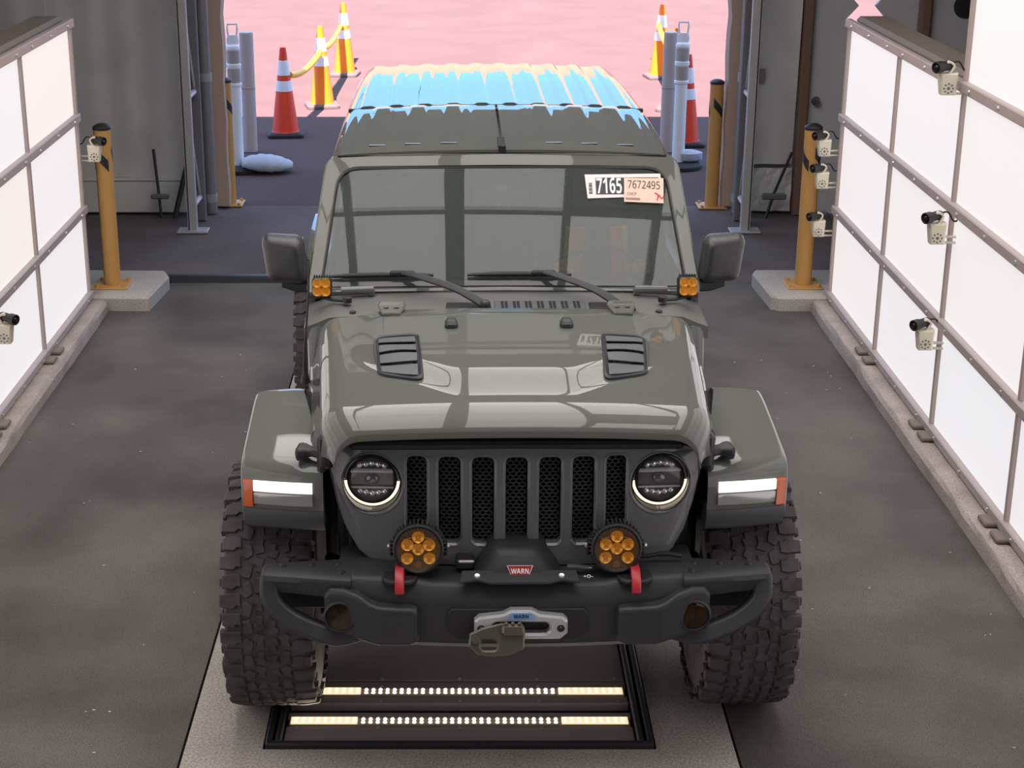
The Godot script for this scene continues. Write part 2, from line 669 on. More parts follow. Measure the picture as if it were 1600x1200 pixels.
func room() -> void:
	var m := Mk.new()
	for s in [-1.0, 1.0]: m.box(Vector3(s * 4.05, -0.1, -3.2), Vector3(6.1, 0.2, 16.4))
	var f := struct(m, "floor", M.asphalt)
	m = Mk.new()
	m.box(Vector3(0, -0.1, -9.02), Vector3(1.98, 0.2, 4.76))
	m.box(Vector3(0, -0.1, -0.09), Vector3(1.98, 0.2, 10.18))
	for s in [-1.0, 1.0]: m.box(Vector3(s * 0.85, -0.1, -5.91), Vector3(0.28, 0.2, 1.46))
	part(m, "concrete_strip", M.slab, f)
	m = Mk.new()
	m.box(Vector3(0, -0.18, -3.2), Vector3(2.3, 0.2, 16.4))
	part(m, "joint", M.dark_joint, f)
	m = Mk.new()
	m.box(Vector3(0, -0.105, -12.6), Vector3(16, 0.2, 2.4))
	struct(m, "floor_apron", M.apron)
	m = Mk.new()
	m.box(Vector3(0, -0.105, -138.8), Vector3(320, 0.2, 250.0))
	struct(m, "floor_yard", M.yard)
	for s in [-1.0, 1.0]:
		m = Mk.new()
		m.box(Vector3(s * 7.1, 2.4, -4.6), Vector3(0.2, 4.8, 19.0))
		struct(m, "wall_left" if s < 0 else "wall_right", M.wall)
	m = Mk.new()
	m.box(Vector3(0, 2.4, 5.0), Vector3(14.4, 4.8, 0.2))
	struct(m, "wall_back", M.wall)
	m = Mk.new()
	m.box(Vector3(0, 4.9, -4.6), Vector3(14.6, 0.2, 19.6))
	struct(m, "ceiling", M.ceiling)
	# luminous ceiling over the inspection lane
	var cl := thing("ceiling_light", "large luminous ceiling grid of white panels above the inspection lane", "light", Vector3(0, 4.3, 0))
	for i in 6:
		m = Mk.new()
		m.box(Vector3(BEAMS[i], -0.02, -7.05), Vector3(0.146 if i == 2 else 0.06, 0.12, 7.2), 0.01)
		part(m, "beam", M.galv_dark, cl)
	var g := glow("fffaf4", 1.2)
	for q in ceiling_cells():
		m = Mk.new()
		m.box(Vector3(q[0], 0.02, q[1]), Vector3(q[2], 0.03, q[3]), 0.005)
		part(m, "panel", g, cl)
	for z in BARS:
		m = Mk.new()
		m.box(Vector3(0.22, 0.0, z), Vector3(4.0, 0.08, 0.03), 0.005)
		part(m, "cross_bar", M.galv_dark, cl)
	m = Mk.new()
	m.box(Vector3(1.12, 0.03, -5.91), Vector3(0.62, 0.03, 1.8), 0.005)
	part(m, "blank_panel", mat("c8c6c2", 0.8), cl)
	for x in [-1.75, 0.0, 2.2]:
		for z in [-10.4, -7.0, -3.7]:
			m = Mk.new()
			m.tube([Vector3(x, 0.04, z), Vector3(x, 0.5, z)], 0.01, 6)
			part(m, "hanger", M.galv_dark, cl)
	# kerbs
	for s in [-1.0, 1.0]:
		var k := thing("kerb", "long low concrete kerb under the %s light wall" % ("left" if s < 0 else "right"), "kerb")
		m = Mk.new()
		var prof := [Vector2(-0.2, -0.02), Vector2(-0.2, 0.075), Vector2(0.165, 0.08), Vector2(0.185, 0.075), Vector2(0.2, 0.055), Vector2(0.205, -0.02)]
		var rings := []
		var rng := RandomNumberGenerator.new()
		rng.seed = 5 + int(s)
		for i in 61:
			var z := -10.655 + i * 0.22
			var r := []
			for p in prof: r.append(Vector3(s * (2.565 - p.x + rng.randf_range(-0.004, 0.004)), p.y + (rng.randf_range(-0.003, 0.003) if p.y > 0 else 0.0), z))
			rings.append(r)
		m.loft(rings)
		part(m, "kerb_stone", M.kerb, k, 30)
	# pads the near bollards stand on
	for s in [-1.0, 1.0]:
		m = Mk.new()
		var poly := [Vector2(-2.75, 11.36), Vector2(-2.09, 11.34), Vector2(-2.04, 11.2), Vector2(-2.09, 10.66), Vector2(-2.75, 10.68)]
		if s > 0: poly = [Vector2(2.8, 11.36), Vector2(2.1, 11.36), Vector2(2.07, 11.28), Vector2(2.1, 10.7), Vector2(2.15, 10.66), Vector2(2.8, 10.66)]
		m.t = Transform3D(Basis(Vector3.RIGHT, -PI / 2), Vector3.ZERO)
		m.extrude(poly, -0.02, 0.1, 0.015)
		var o := part(m, "concrete_pad", M.slab)
		tag(o, "low concrete pad carrying the yellow bollard at the end of the %s light wall" % ("left" if s < 0 else "right"), "pad")

func light_walls() -> void:
	var rng := RandomNumberGenerator.new()
	rng.seed = 21
	var tones := []
	for h in ["fbf4f4", "f8f4f6", "fdf3ee", "f6f5f8"]:
		var gm := glow(h, 0.8)
		gm.albedo_color = Color("8a8888")
		tones.append(gm)
	var X := 2.495
	var zs := []
	for i in 11: zs.append(-10.69 + i * 1.265)
	var ys := [0.11, 0.69, 1.30, 1.905, 2.515, 3.125]
	for s in [-1.0, 1.0]:
		var w := thing("light_wall", ("tall luminous wall of white panels along the left side of the lane" if s < 0 else "tall luminous wall of white panels along the right side, cameras clamped on"), "light wall", Vector3(s * X, 0, 0))
		# panels
		for c in 8:
			for r in (3 if c < 2 else 5):
				var m := Mk.new()
				var zc: float = (zs[c] + zs[c + 1]) / 2
				var yc: float = (ys[r] + ys[r + 1]) / 2
				m.box(Vector3(s * 0.015, yc, zc), Vector3(0.02, ys[r + 1] - ys[r] - 0.02, 1.245), 0.004)
				part(m, "panel", tones[rng.randi() % 4], w)
		# rails, with bolts
		var bolts := Mk.new()
		for r in 6:
			var m := Mk.new()
			var z0: float = -10.72 if r < 4 else zs[2]
			var h := 0.055 if r > 0 else 0.05
			m.box(Vector3(-s * 0.012, ys[r], (z0 + zs[8]) / 2), Vector3(0.04, h, zs[8] - z0), 0.006)
			part(m, "rail", M.alu, w)
			for c in range(0 if r < 4 else 2, 8):
				for q in 3:
					bolts.lathe([Vector2(0.0, 0.012), Vector2(0.009, 0.01), Vector2(0.011, 0.0)], 8, Vector3(-s * 0.03, ys[r], zs[c] + 0.16 + q * 0.46), Vector3(-s, 0, 0))
		part(bolts, "rail_bolts", M.bolt, w).set_meta("kind", "stuff")
		for c in 9:
			var m := Mk.new()
			var top: float = ys[3] if c < 2 else ys[5]
			m.box(Vector3(-s * 0.002, (top + ys[0]) / 2, zs[c]), Vector3(0.03, top - ys[0], 0.026), 0.004)
			part(m, "mullion", M.alu, w)
		# deep back box and its cap
		var m := Mk.new()
		m.box(Vector3(s * 0.11, 1.0, (zs[0] + zs[2]) / 2), Vector3(0.15, 1.82, 2.52), 0.005)
		m.box(Vector3(s * 0.11, 1.6, (zs[2] + zs[8]) / 2), Vector3(0.15, 3.0, 7.57), 0.005)
		part(m, "back_box", M.trim, w)
		m = Mk.new()
		m.t = Transform3D(Basis(), Vector3.ZERO)
		m.box(Vector3(s * 0.115, 1.935, (zs[0] + zs[2]) / 2 + 0.03), Vector3(0.20, 0.05, 2.46), 0.02)
		part(m, "cap", M.cap, w)
		m = Mk.new()
		for c in range(1, 8):
			for q in [-0.09, 0.09]: m.box(Vector3(-s * 0.045, 0.095, zs[c] + q), Vector3(0.09, 0.022, 0.11), 0.006)
		part(m, "foot", mat("7a6e66", 0.9), w)

func scanner() -> void:
	var sc := thing("undercarriage_scanner", "black steel undercarriage scanner plate set in the floor below the bumper", "scanner", Vector3(0, 0, -5.36))
	var m := Mk.new()
	m.box(Vector3(0, -0.03, 0.162), Vector3(1.40, 0.1, 0.03), 0.006)
	m.box(Vector3(0, -0.03, -1.25), Vector3(1.40, 0.1, 0.03), 0.006)
	for s in [-1.0, 1.0]:
		m.box(Vector3(s * 0.69, -0.03, -0.545), Vector3(0.024, 0.1, 1.42), 0.006)
		m.box(Vector3(s * 0.655, -0.028, -0.545), Vector3(0.024, 0.1, 1.40), 0.006)
	part(m, "frame", M.black, sc)
	var plate := mat("8e8280", 0.62)
	plate.metallic_specular = 0.15
	for p in [[0.09, 0.12], [-0.045, 0.045], [-0.16, 0.055], [-0.27, 0.055], [-0.62, 0.63], [-1.09, 0.29]]:
		m = Mk.new()
		m.box(Vector3(0, -0.012, p[0]), Vector3(1.28, 0.036, p[1]), 0.004)
		part(m, "cover_plate", plate, sc)
	m = Mk.new()
	m.box(Vector3(0, -0.05, -0.545), Vector3(1.36, 0.04, 1.4))
	part(m, "slot", M.black, sc)
	m = Mk.new()
	for z in [0.14, 0.045, -0.035, -0.15, -0.26, -0.318, -0.6, -0.9]:
		for k in 5: m.lathe([Vector2(0, 0.012), Vector2(0.006, 0.011), Vector2(0.008, 0.005)], 8, Vector3(-0.6 + k * 0.3, 0, z))
	part(m, "screws", mat("8a8682", 0.5), sc).set_meta("kind", "stuff")
	var wht := glow("fff6e6", 6.0)
	var warm := glow("ffe2ac", 2.2)
	for i in 2:
		var z: float = [-5.356, -5.572][i]
		var st := thing("led_strip", ["front strip of white lamps in the scanner plate, nearest the viewer", "rear strip of white lamps in the scanner plate, its end behind the left tire"][i], "light", Vector3(0, 0.006, z), 0.0, "lamp strips of the scanner")
		m = Mk.new()
		m.box(Vector3(0, 0.0, 0), Vector3(1.26, 0.012, 0.048), 0.003)
		part(m, "channel", mat("948674", 0.5), st)
		for e in 2:
			var q := Mk.new()
			for k in range(45):
				var sec := k / 9
				if (sec == 0 or sec == 4) != (e == 1): continue
				var x := -0.62 + 0.016 + sec * 0.248 + (k % 9) * 0.027
				for r in [-0.011, 0.011]:
					q.lathe([Vector2(0, 0.006), Vector2(0.005, 0.005), Vector2(0.007, 0.0)] if e == 0 else [Vector2(0, 0.006), Vector2(0.008, 0.005), Vector2(0.011, 0.0)], 8, Vector3(x, 0.006, r))
			part(q, "diodes", wht if e == 0 else warm, st).set_meta("kind", "stuff")
		for e in [-1.0, 1.0]:
			m = Mk.new()
			m.box(Vector3(e * 0.5, 0.0075, 0), Vector3(0.245, 0.006, 0.044))
			part(m, "diffuser", glow("ffe6bc", 0.9), st)

func post(x: float, z: float, w: float, h: float, m: Mk) -> void:
	m.box(Vector3(x, h / 2, z), Vector3(w, h, w), 0.006)

func doorway() -> void:
	# end wall with the wide door opening
	var m := Mk.new()
	m.box(Vector3(-4.72, 2.4, -13.62), Vector3(4.96, 4.8, 0.12))
	m.box(Vector3(2.60, 2.4, -13.62), Vector3(0.44, 4.8, 0.12))
	m.box(Vector3(3.26, 3.47, -13.62), Vector3(0.88, 2.66, 0.12))
	m.box(Vector3(5.45, 2.4, -13.62), Vector3(3.5, 4.8, 0.12))
	m.box(Vector3(0.07, 4.02, -13.62), Vector3(4.62, 1.56, 0.12))
	struct(m, "wall_far", M.wall)
	# sheet lining on the left, in wide hung lengths with a skirt
	var lin := thing("wall_sheet", "pale grey hung sheeting covering the end wall left of the doorway", "wall sheet", Vector3(0, 0, -13.5))
	for k in 4:
		m = Mk.new()
		var x0 := -2.28 - (k + 1) * 1.05
		var g := []
		for i in 15:
			var r := []
			for j in 2: r.append(Vector3(x0 + 1.05 * i / 14.0, 0.3 + j * 4.3, 0.012 * sin(i * 1.7 + k * 2.0) + 0.01 * sin(i * 0.6 + j * 2.0) + 0.004 * (k % 2)))
			g.append(r)
		m.shell(g, Vector3(0, 0, 1), Vector3(0, 0, -0.012))
		part(m, "sheet_length", M.sheet, lin)
	m = Mk.new()
	m.box(Vector3(-4.4, 0.15, 0.02), Vector3(4.26, 0.27, 0.05), 0.01)
	m.box(Vector3(-4.4, 0.295, 0.03), Vector3(4.26, 0.02, 0.05), 0.005)
	part(m, "skirt", M.sheet, lin)
	var linr := thing("wall_sheet", "narrow pale grey sheeting between the right door frame and the brown post", "wall sheet", Vector3(0, 0, -13.5))
	m = Mk.new()
	var g2 := []
	for i in 9:
		var r := []
		for j in 12: r.append(Vector3(2.33 + 0.42 * i / 8.0, 0.42 + j * 0.37, 0.012 * sin(i * 1.3 + j * 0.9) + 0.012 * sin(i * 0.5 - j * 0.7)))
		g2.append(r)
	m.shell(g2, Vector3(0, 0, 1), Vector3(0, 0, -0.012))
	part(m, "sheet_length", M.sheet, linr)
	m = Mk.new()
	g2 = []
	for i in 9:
		var r := []
		for j in 7: r.append(Vector3(2.33 + 0.42 * i / 8.0, 0.03 + j * 0.06, 0.03 + 0.014 * sin(i * 1.9 + j * 1.7)))
		g2.append(r)
	m.shell(g2, Vector3(0, 0, 1), Vector3(0, 0, -0.012))
	part(m, "skirt", M.sheet, linr)
	m = Mk.new()
	m.box(Vector3(2.44, 1.15, 0.03), Vector3(0.07, 0.11, 0.02), 0.004)
	part(m, "patch", mat("8f8b88", 0.8), linr)
	# galvanised frames either side of the opening
	for s in [-1.0, 1.0]:
		var cx := -2.13 if s < 0 else 2.28
		var fr := thing("door_frame", "tall galvanised lattice frame at the %s side of the doorway" % ("left" if s < 0 else "right"), "door frame", Vector3(cx, 0, -13.15))
		m = Mk.new()
		m.box(Vector3(0, 2.2, 0.27), Vector3(0.075, 4.4, 0.05), 0.006)
		m.box(Vector3(0.03 * s, 2.2, 0.235), Vector3(0.02, 4.4, 0.12), 0.003)
		part(m, "upright", M.galv, fr)
		m = Mk.new()
		m.box(Vector3(0, 0.008, 0.27), Vector3(0.24, 0.016, 0.16), 0.003)
		part(m, "base_plate", M.galv, fr)
		m = Mk.new()
		m.box(Vector3(0.01, 2.2, -0.1), Vector3(0.09, 4.4, 0.05), 0.008)
		part(m, "rear_upright", M.galv_dark, fr)
		for y in [0.2, 1.06, 1.92, 2.8]:
			m = Mk.new()
			m.tube([Vector3(0, y, 0.25), Vector3(0.01, y, -0.1)], 0.024, 8)
			part(m, "strut", M.galv, fr)
		for y in [0.2, 1.06, 1.92]:
			m = Mk.new()
			m.tube([Vector3(0.01, y + 0.03, -0.08), Vector3(0, y + 0.82, 0.25)], 0.011, 8)
			part(m, "brace", M.galv, fr)
		m = Mk.new()
		var px := 0.06 if s < 0 else 0.04
		m.tube([Vector3(px, 0.01, -0.35), Vector3(px, 4.3, -0.35)], 0.048, 14)
		part(m, "pipe", mat("7d7b80", 0.5, 0.3), fr)
		for y in [1.1, 0.1]:
			m = Mk.new()
			m.tube([Vector3(px, y, -0.35), Vector3(px, y + 0.07, -0.35)], 0.056, 14)
			part(m, "pipe_collar", mat("9a989c", 0.5, 0.3), fr)
		# brown jamb outside
		var jb := thing("door_jamb", "weathered brown jamb beside the %s edge of the doorway" % ("left" if s < 0 else "right"), "door jamb", Vector3(cx + (0.13 if s < 0 else -0.01), 0, -13.78))
		m = Mk.new()
		var rr := []
		for j in 20:
			var y := 0.02 + j * 0.175
			var w := 0.055 + 0.006 * sin(j * 1.9) + (0.012 if j > 9 else 0.0)
			rr.append([Vector3(-w, y, 0.1), Vector3(w, y, 0.1), Vector3(w, y, -0.1), Vector3(-w, y, -0.1)])
		m.loft(rr)
		part(m, "board", mat("ab9484", 0.8), jb, 20)
	# doors in the right of the end wall; the first has a bow-tie shaped cut-out that looks out to the yard
	var dr := thing("door_1", "grey flush side door with round knob beside the brown post", "door", Vector3(3.265, 0, -13.52))
	dr.set_meta("kind", "structure")
	m = Mk.new()
	var tie := []
	for p in [Vector2(0.065, 0.0), Vector2(0.165, 0.11), Vector2(0.09, 0.18), Vector2(-0.09, 0.18), Vector2(-0.165, 0.11), Vector2(-0.065, 0.0), Vector2(-0.165, -0.11), Vector2(-0.09, -0.18), Vector2(0.09, -0.18), Vector2(0.165, -0.11)]: tie.append(p + Vector2(0.005, 1.703))
	m.plate([Vector2(-0.42, 0.02), Vector2(0.42, 0.02), Vector2(0.42, 2.16), Vector2(-0.42, 2.16)], [tie], -0.02, 0.02, 0.003)
	part(m, "door_leaf", M.grey_door, dr, 30)
	m = Mk.new()
	m.lathe([Vector2(0, 0.075), Vector2(0.018, 0.072), Vector2(0.03, 0.055), Vector2(0.028, 0.04), Vector2(0.012, 0.03), Vector2(0.012, 0.01), Vector2(0.036, 0.008), Vector2(0.038, 0.0)], 20, Vector3(-0.355, 0.94, 0.02), Vector3(0, 0, 1))
	part(m, "door_knob", mat("a09c9a", 0.22, 0.8), dr)
	for x in [2.80, 3.735]:
		m = Mk.new()
		m.box(Vector3(x, 2.2, -13.48), Vector3(0.075, 4.4, 0.12), 0.01)
		var o := part(m, "trim_1" if x < 3 else "trim_2", M.brown)
		o.set_meta("kind", "structure")
	dr = thing("door_2", "dark grey door with black closer right of the second brown post", "door", Vector3(4.35, 0, -13.52))
	dr.set_meta("kind", "structure")
	m = Mk.new()
	m.box(Vector3(0, 1.1, 0), Vector3(1.14, 2.16, 0.05), 0.006)
	m.box(Vector3(0, 3.3, 0), Vector3(1.14, 2.1, 0.03), 0.006)
	part(m, "door_leaf", M.grey_door, dr)
	m = Mk.new()
	m.box(Vector3(-0.23, 1.75, 0.06), Vector3(0.05, 0.42, 0.07), 0.015)
	m.lathe([Vector2(0, 0.05), Vector2(0.08, 0.045), Vector2(0.1, 0.0)], 20, Vector3(-0.29, 1.70, 0.03), Vector3(0, 0, 1))
	m.box(Vector3(-0.2, 1.40, 0.05), Vector3(0.09, 0.03, 0.05), 0.01)
	part(m, "door_closer", M.black, dr)

func cone(called_label: String, at: Vector3, hex: String, base_m: Material, turn := 0.0) -> Node3D:
	var c := thing("traffic_cone", called_label, "traffic cone", at, turn, "traffic cones outside the doorway")
	var m := Mk.new()
	m.loft([rr3(0.37, 0.0), rr3(0.37, 0.025), rr3(0.34, 0.04), rr3(0.2, 0.045)])
	part(m, "base", base_m, c)
	m = Mk.new()
	m.lathe([Vector2(0.145, 0.04), Vector2(0.135, 0.06), Vector2(0.033, 0.88), Vector2(0.028, 0.90), Vector2(0.0, 0.902)], 28)
	part(m, "cone_body", mat(hex, 0.45), c)
	for b in [[0.62, 0.77], [0.46, 0.565]]:
		m = Mk.new()
		var r := func(y: float) -> float: return 0.135 - (y - 0.06) / 0.82 * 0.102 + 0.003
		m.lathe([Vector2(r.call(b[0]) - 0.003, b[0]), Vector2(r.call(b[0]), b[0] + 0.002), Vector2(r.call(b[1]), b[1] - 0.002), Vector2(r.call(b[1]) - 0.003, b[1])], 28)
		part(m, "reflective_band", M.white, c)
	return c

func rr3(w: float, y: float) -> Array:
	var o := []
	for p in rrect(w, w, w * 0.12, 3): o.append(Vector3(p.x, y, p.y))
	return o

func delineator(label: String, at: Vector3, turn: float) -> Node3D:
	var d := thing("delineator_post", label, "delineator", at, turn, "white delineator posts outside the doorway")
	var m := Mk.new()
	m.lathe([Vector2(0.0, 0.0), Vector2(0.23, 0.0), Vector2(0.23, 0.03), Vector2(0.2, 0.05), Vector2(0.08, 0.055), Vector2(0.0, 0.055)], 24)
	part(m, "base", M.rubber, d)
	m = Mk.new()
	m.lathe([Vector2(0.058, 0.05), Vector2(0.056, 0.78), Vector2(0.068, 0.79), Vector2(0.068, 0.81), Vector2(0.058, 0.815), Vector2(0.058, 0.95), Vector2(0.068, 0.955), Vector2(0.068, 0.985), Vector2(0.06, 0.99), Vector2(0.06, 1.12), Vector2(0.066, 1.125), Vector2(0.062, 1.15), Vector2(0.04, 1.165), Vector2(0.0, 1.17)], 24)
	part(m, "post", M.white, d)
	for b in [[0.82, 0.945], [0.995, 1.115]]:
		m = Mk.new()
		m.lathe([Vector2(0.058, b[0]), Vector2(0.0625, b[0] + 0.004), Vector2(0.0625, b[1] - 0.004), Vector2(0.058, b[1])], 24)
		part(m, "reflective_sleeve", mat("a8a09c", 0.35), d)
	m = Mk.new()
	m.loft([oval(0.05, 0.024, 1.16), oval(0.058, 0.026, 1.2), oval(0.05, 0.022, 1.24), oval(0.03, 0.018, 1.25)])
	m.tube([Vector3(-0.035, 1.23, 0), Vector3(-0.045, 1.30, 0), Vector3(-0.042, 1.345, 0), Vector3(0.042, 1.345, 0), Vector3(0.045, 1.30, 0), Vector3(0.035, 1.23, 0)], 0.0095, 8)
	part(m, "handle", M.white, d)
	return d

func oval(a: float, b: float, y: float, n := 18) -> Array:
	var o := []
	for k in n: o.append(Vector3(a * cos(TAU * k / n), y, b * sin(TAU * k / n)))
	return o

func chain_rope(label: String, a: Vector3, b: Vector3, sag: float) -> void:
	var m := Mk.new()
	var path := []
	for i in 17:
		var u := i / 16.0
		path.append(a.lerp(b, u) + Vector3(0, -sag * 4 * u * (1 - u), 0))
	m.tube(path, 0.034, 10)
	tag(part(m, "yellow_hose", mat("e0a800", 0.4)), label, "barrier rope", "yellow ropes slung between cones")

func yard() -> void:
	# added sandy ridge out of view, put in for its reflection in the roof
	var hm := Mk.new()
	var hn := FastNoiseLite.new()
	hn.seed = 9
	hn.frequency = 0.012
	hn.fractal_octaves = 4
	var hg := []
	for i in 13:
		var row := []
		for k in 81:
			var x := -160.0 + k * 4.0
			var u := i / 12.0
			row.append(Vector3(x, -0.1 + u * (20.0 + 4.0 * hn.get_noise_2d(x, 0.0)) + 2.5 * hn.get_noise_2d(x * 3.0, u * 60.0) * u * (1.0 - u), -185.0 - 30.0 * u))
		hg.append(row)
	for k in 1:
		var row := []
		for q in 81: row.append(Vector3(-160.0 + q * 4.0, -0.1, -260.0))
		hg.append(row)
	hm.sheet(hg, Vector3(0, 1, 0.5))
	var added_hill := part(hm, "added_ridge", mat("8c6c56", 0.95), self, 60)
	tag(added_hill, "added low sandy ridge far beyond the yard, put in only to be mirrored in the car roof", "added_hill")
	added_hill.set_meta("kind", "structure")
	var org := "e8401c"  # orange of all the cones; sunlit ones use a copy yellowed for sunlight
	var blk: Material = M.rubber
	var pnk := mat("5a5354", 0.7)
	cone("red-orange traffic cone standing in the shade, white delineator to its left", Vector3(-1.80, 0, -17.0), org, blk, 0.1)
	cone("sunlit traffic cone, sun painted as yellow into its orange, in the middle of the left row of three", Vector3(-1.56, 0, -18.75), "f07a14", pnk, 0.2)
	cone("sunlit traffic cone, sun painted as yellow into its orange, farthest off in the left row of three", Vector3(-1.46, 0, -21.1), "f07a14", pnk, -0.1)
	cone("sunlit traffic cone, sun painted as yellow into its orange, farthest off on the right, rope tied to it", Vector3(2.52, 0, -20.9), "f07a14", pnk, 0.15)
	cone("sunlit traffic cone on the right almost hidden behind the pale post", Vector3(2.40, 0, -18.55), "f07a14", pnk, -0.2)
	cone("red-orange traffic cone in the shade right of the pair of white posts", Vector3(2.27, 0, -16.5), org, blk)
	chain_rope("yellow rope sagging from the red cone to the middle cone on the left", Vector3(-1.74, 0.62, -17.0), Vector3(-1.56, 0.63, -18.62), 0.07)
	chain_rope("yellow rope running from the middle cone to the farthest cone on the left", Vector3(-1.54, 0.64, -18.8), Vector3(-1.49, 0.64, -21.0), 0.06)
	chain_rope("yellow rope slung between the two sunlit cones on the right", Vector3(2.47, 0.66, -20.8), Vector3(2.42, 0.62, -18.65), 0.08)
	delineator("white delineator post with handle outside the left of the doorway", Vector3(-2.07, 0, -15.25), 0.2)
	delineator("white delineator post with handle outside the right of the doorway", Vector3(2.06, 0, -15.4), -0.15)
	# plain white posts that stand behind them
	for s in [-1.0, 1.0]:
		var w := thing("plastic_post", "thick plain pale post standing close behind the %s white delineator" % ("left" if s < 0 else "right"), "post", Vector3(s * 2.06 - (0.0 if s < 0 else 0.02), 0, -16.15))
		var m := Mk.new()
		m.lathe([Vector2(0.0, 0.0), Vector2(0.066, 0.0), Vector2(0.068, 0.02), Vector2(0.068, 1.14), Vector2(0.062, 1.16), Vector2(0.0, 1.165)], 28)
		part(m, "post", mat("b9a9a6", 0.5), w)
		m = Mk.new()
		m.lathe([Vector2(0.067, 0.62), Vector2(0.071, 0.622), Vector2(0.071, 0.632), Vector2(0.067, 0.634)], 28)
		part(m, "seam_ring", mat("a09490", 0.5), w)
	# unseen overhead cables, laid out so their shadows stripe the sunlit cones
	var to_sun := Vector3(-0.5, 5.2, 3.85) / 5.2
	for q in [[[Vector3(-1.72, 0, -17.45), Vector3(-1.585, 0, -18.72), Vector3(-1.53, 0, -19.7), Vector3(-1.46, 0, -21.1), Vector3(-1.40, 0, -22.6)], "left"], [[Vector3(2.40, 0, -17.6), Vector3(2.50, 0, -19.2), Vector3(2.57, 0, -20.9), Vector3(2.62, 0, -22.6)], "right"]]:
		var mm := Mk.new()
		var pts := []
		for p in bez(q[0], 6): pts.append(p + to_sun * 3.2)
		mm.tube(pts, 0.034, 8)
		tag(part(mm, "overhead_cable", M.black), "unseen black overhead cable above the %s row of cones, its shadow lying across them" % q[1], "cable")
	# sandbag
	var m := Mk.new()
	var rings := []
	for i in 15:
		var u := i / 14.0
		var a := 0.03 + 0.13 * pow(sin(PI * clampf(u * 0.93 + 0.05, 0, 1)), 0.55)
		var h := 0.015 + 0.075 * pow(sin(PI * clampf(u * 0.9 + 0.07, 0, 1)), 0.7)
		var r := []
		for k in 16:
			var an := TAU * k / 16
			r.append(Vector3(-0.22 + 0.47 * u, 0.055 + maxf(-h * 0.6, h * sin(an)) + 0.035 + 0.004 * sin(i * 2.3 + k * 1.7) - 0.03 * u, a * cos(an) + 0.006 * sin(i * 1.9)))
		rings.append(r)
	m.loft(rings)
	var sb := tag(part(m, "sandbag", mat("aab0bc", 0.8), self, 60), "white sandbag lying on the black base of the left delineator", "sandbag")
	sb.position = Vector3(-1.80, 0.0, -15.16)
	sb.rotation.y = 0.1
	m = Mk.new()
	m.lathe([Vector2(0.0, 0.0), Vector2(0.07, 0.0), Vector2(0.1, 0.02), Vector2(0.1, 0.08), Vector2(0.05, 0.1), Vector2(0.0, 0.1)], 12)
	m.warp(func(p): return Vector3(p.x * 1.3, p.y, p.z))
	sb = tag(part(m, "sandbag", mat("aab0bc", 0.8), self, 60), "small white sandbag at the foot of the right delineator", "sandbag")
	sb.position = Vector3(2.16, 0.055, -15.42)

func bollard(label: String, at: Vector3, h: float, stripe_turn: float, group: String) -> Node3D:
	var b := thing("bollard", label, "bollard", at, 0.0, group)
	var m := Mk.new()
	m.lathe([Vector2(0.057, 0.0), Vector2(0.057, h)], 32)
	part(m, "post", M.yellow, b)
	m = Mk.new()
	m.lathe([Vector2(0.060, h - 0.012), Vector2(0.061, h + 0.004), Vector2(0.055, h + 0.012), Vector2(0.03, h + 0.026), Vector2(0.0, h + 0.03)], 32)
	part(m, "cap", M.black, b)
	m = Mk.new()
	for k in 3:
		# slanting tape stripes wrapped on the post
		var g := []
		for i in 9:
			var a := stripe_turn + k * TAU / 3 + i * 0.18
			var y := h - 0.12 - i * 0.012
			g.append([Vector3(cos(a), 0, -sin(a)) * 0.0592 + Vector3(0, y, 0), Vector3(cos(a), 0, -sin(a)) * 0.0592 + Vector3(0, y - 0.075, 0)])
		var am := stripe_turn + k * TAU / 3 + 0.7
		m.sheet(g, Vector3(cos(am), 0, -sin(am)))
	part(m, "stripe", M.black, b)
	m = Mk.new()
	m.box(Vector3(0, 0.006, 0), Vector3(0.24, 0.012, 0.24), 0.003)
	for k in 4: m.lathe([Vector2(0, 0.03), Vector2(0.012, 0.03), Vector2(0.014, 0.012)], 6, Vector3([-0.09, 0.09][k % 2], 0, [-0.09, 0.09][k / 2]))
	part(m, "base_plate", M.yellow, b)
	return b

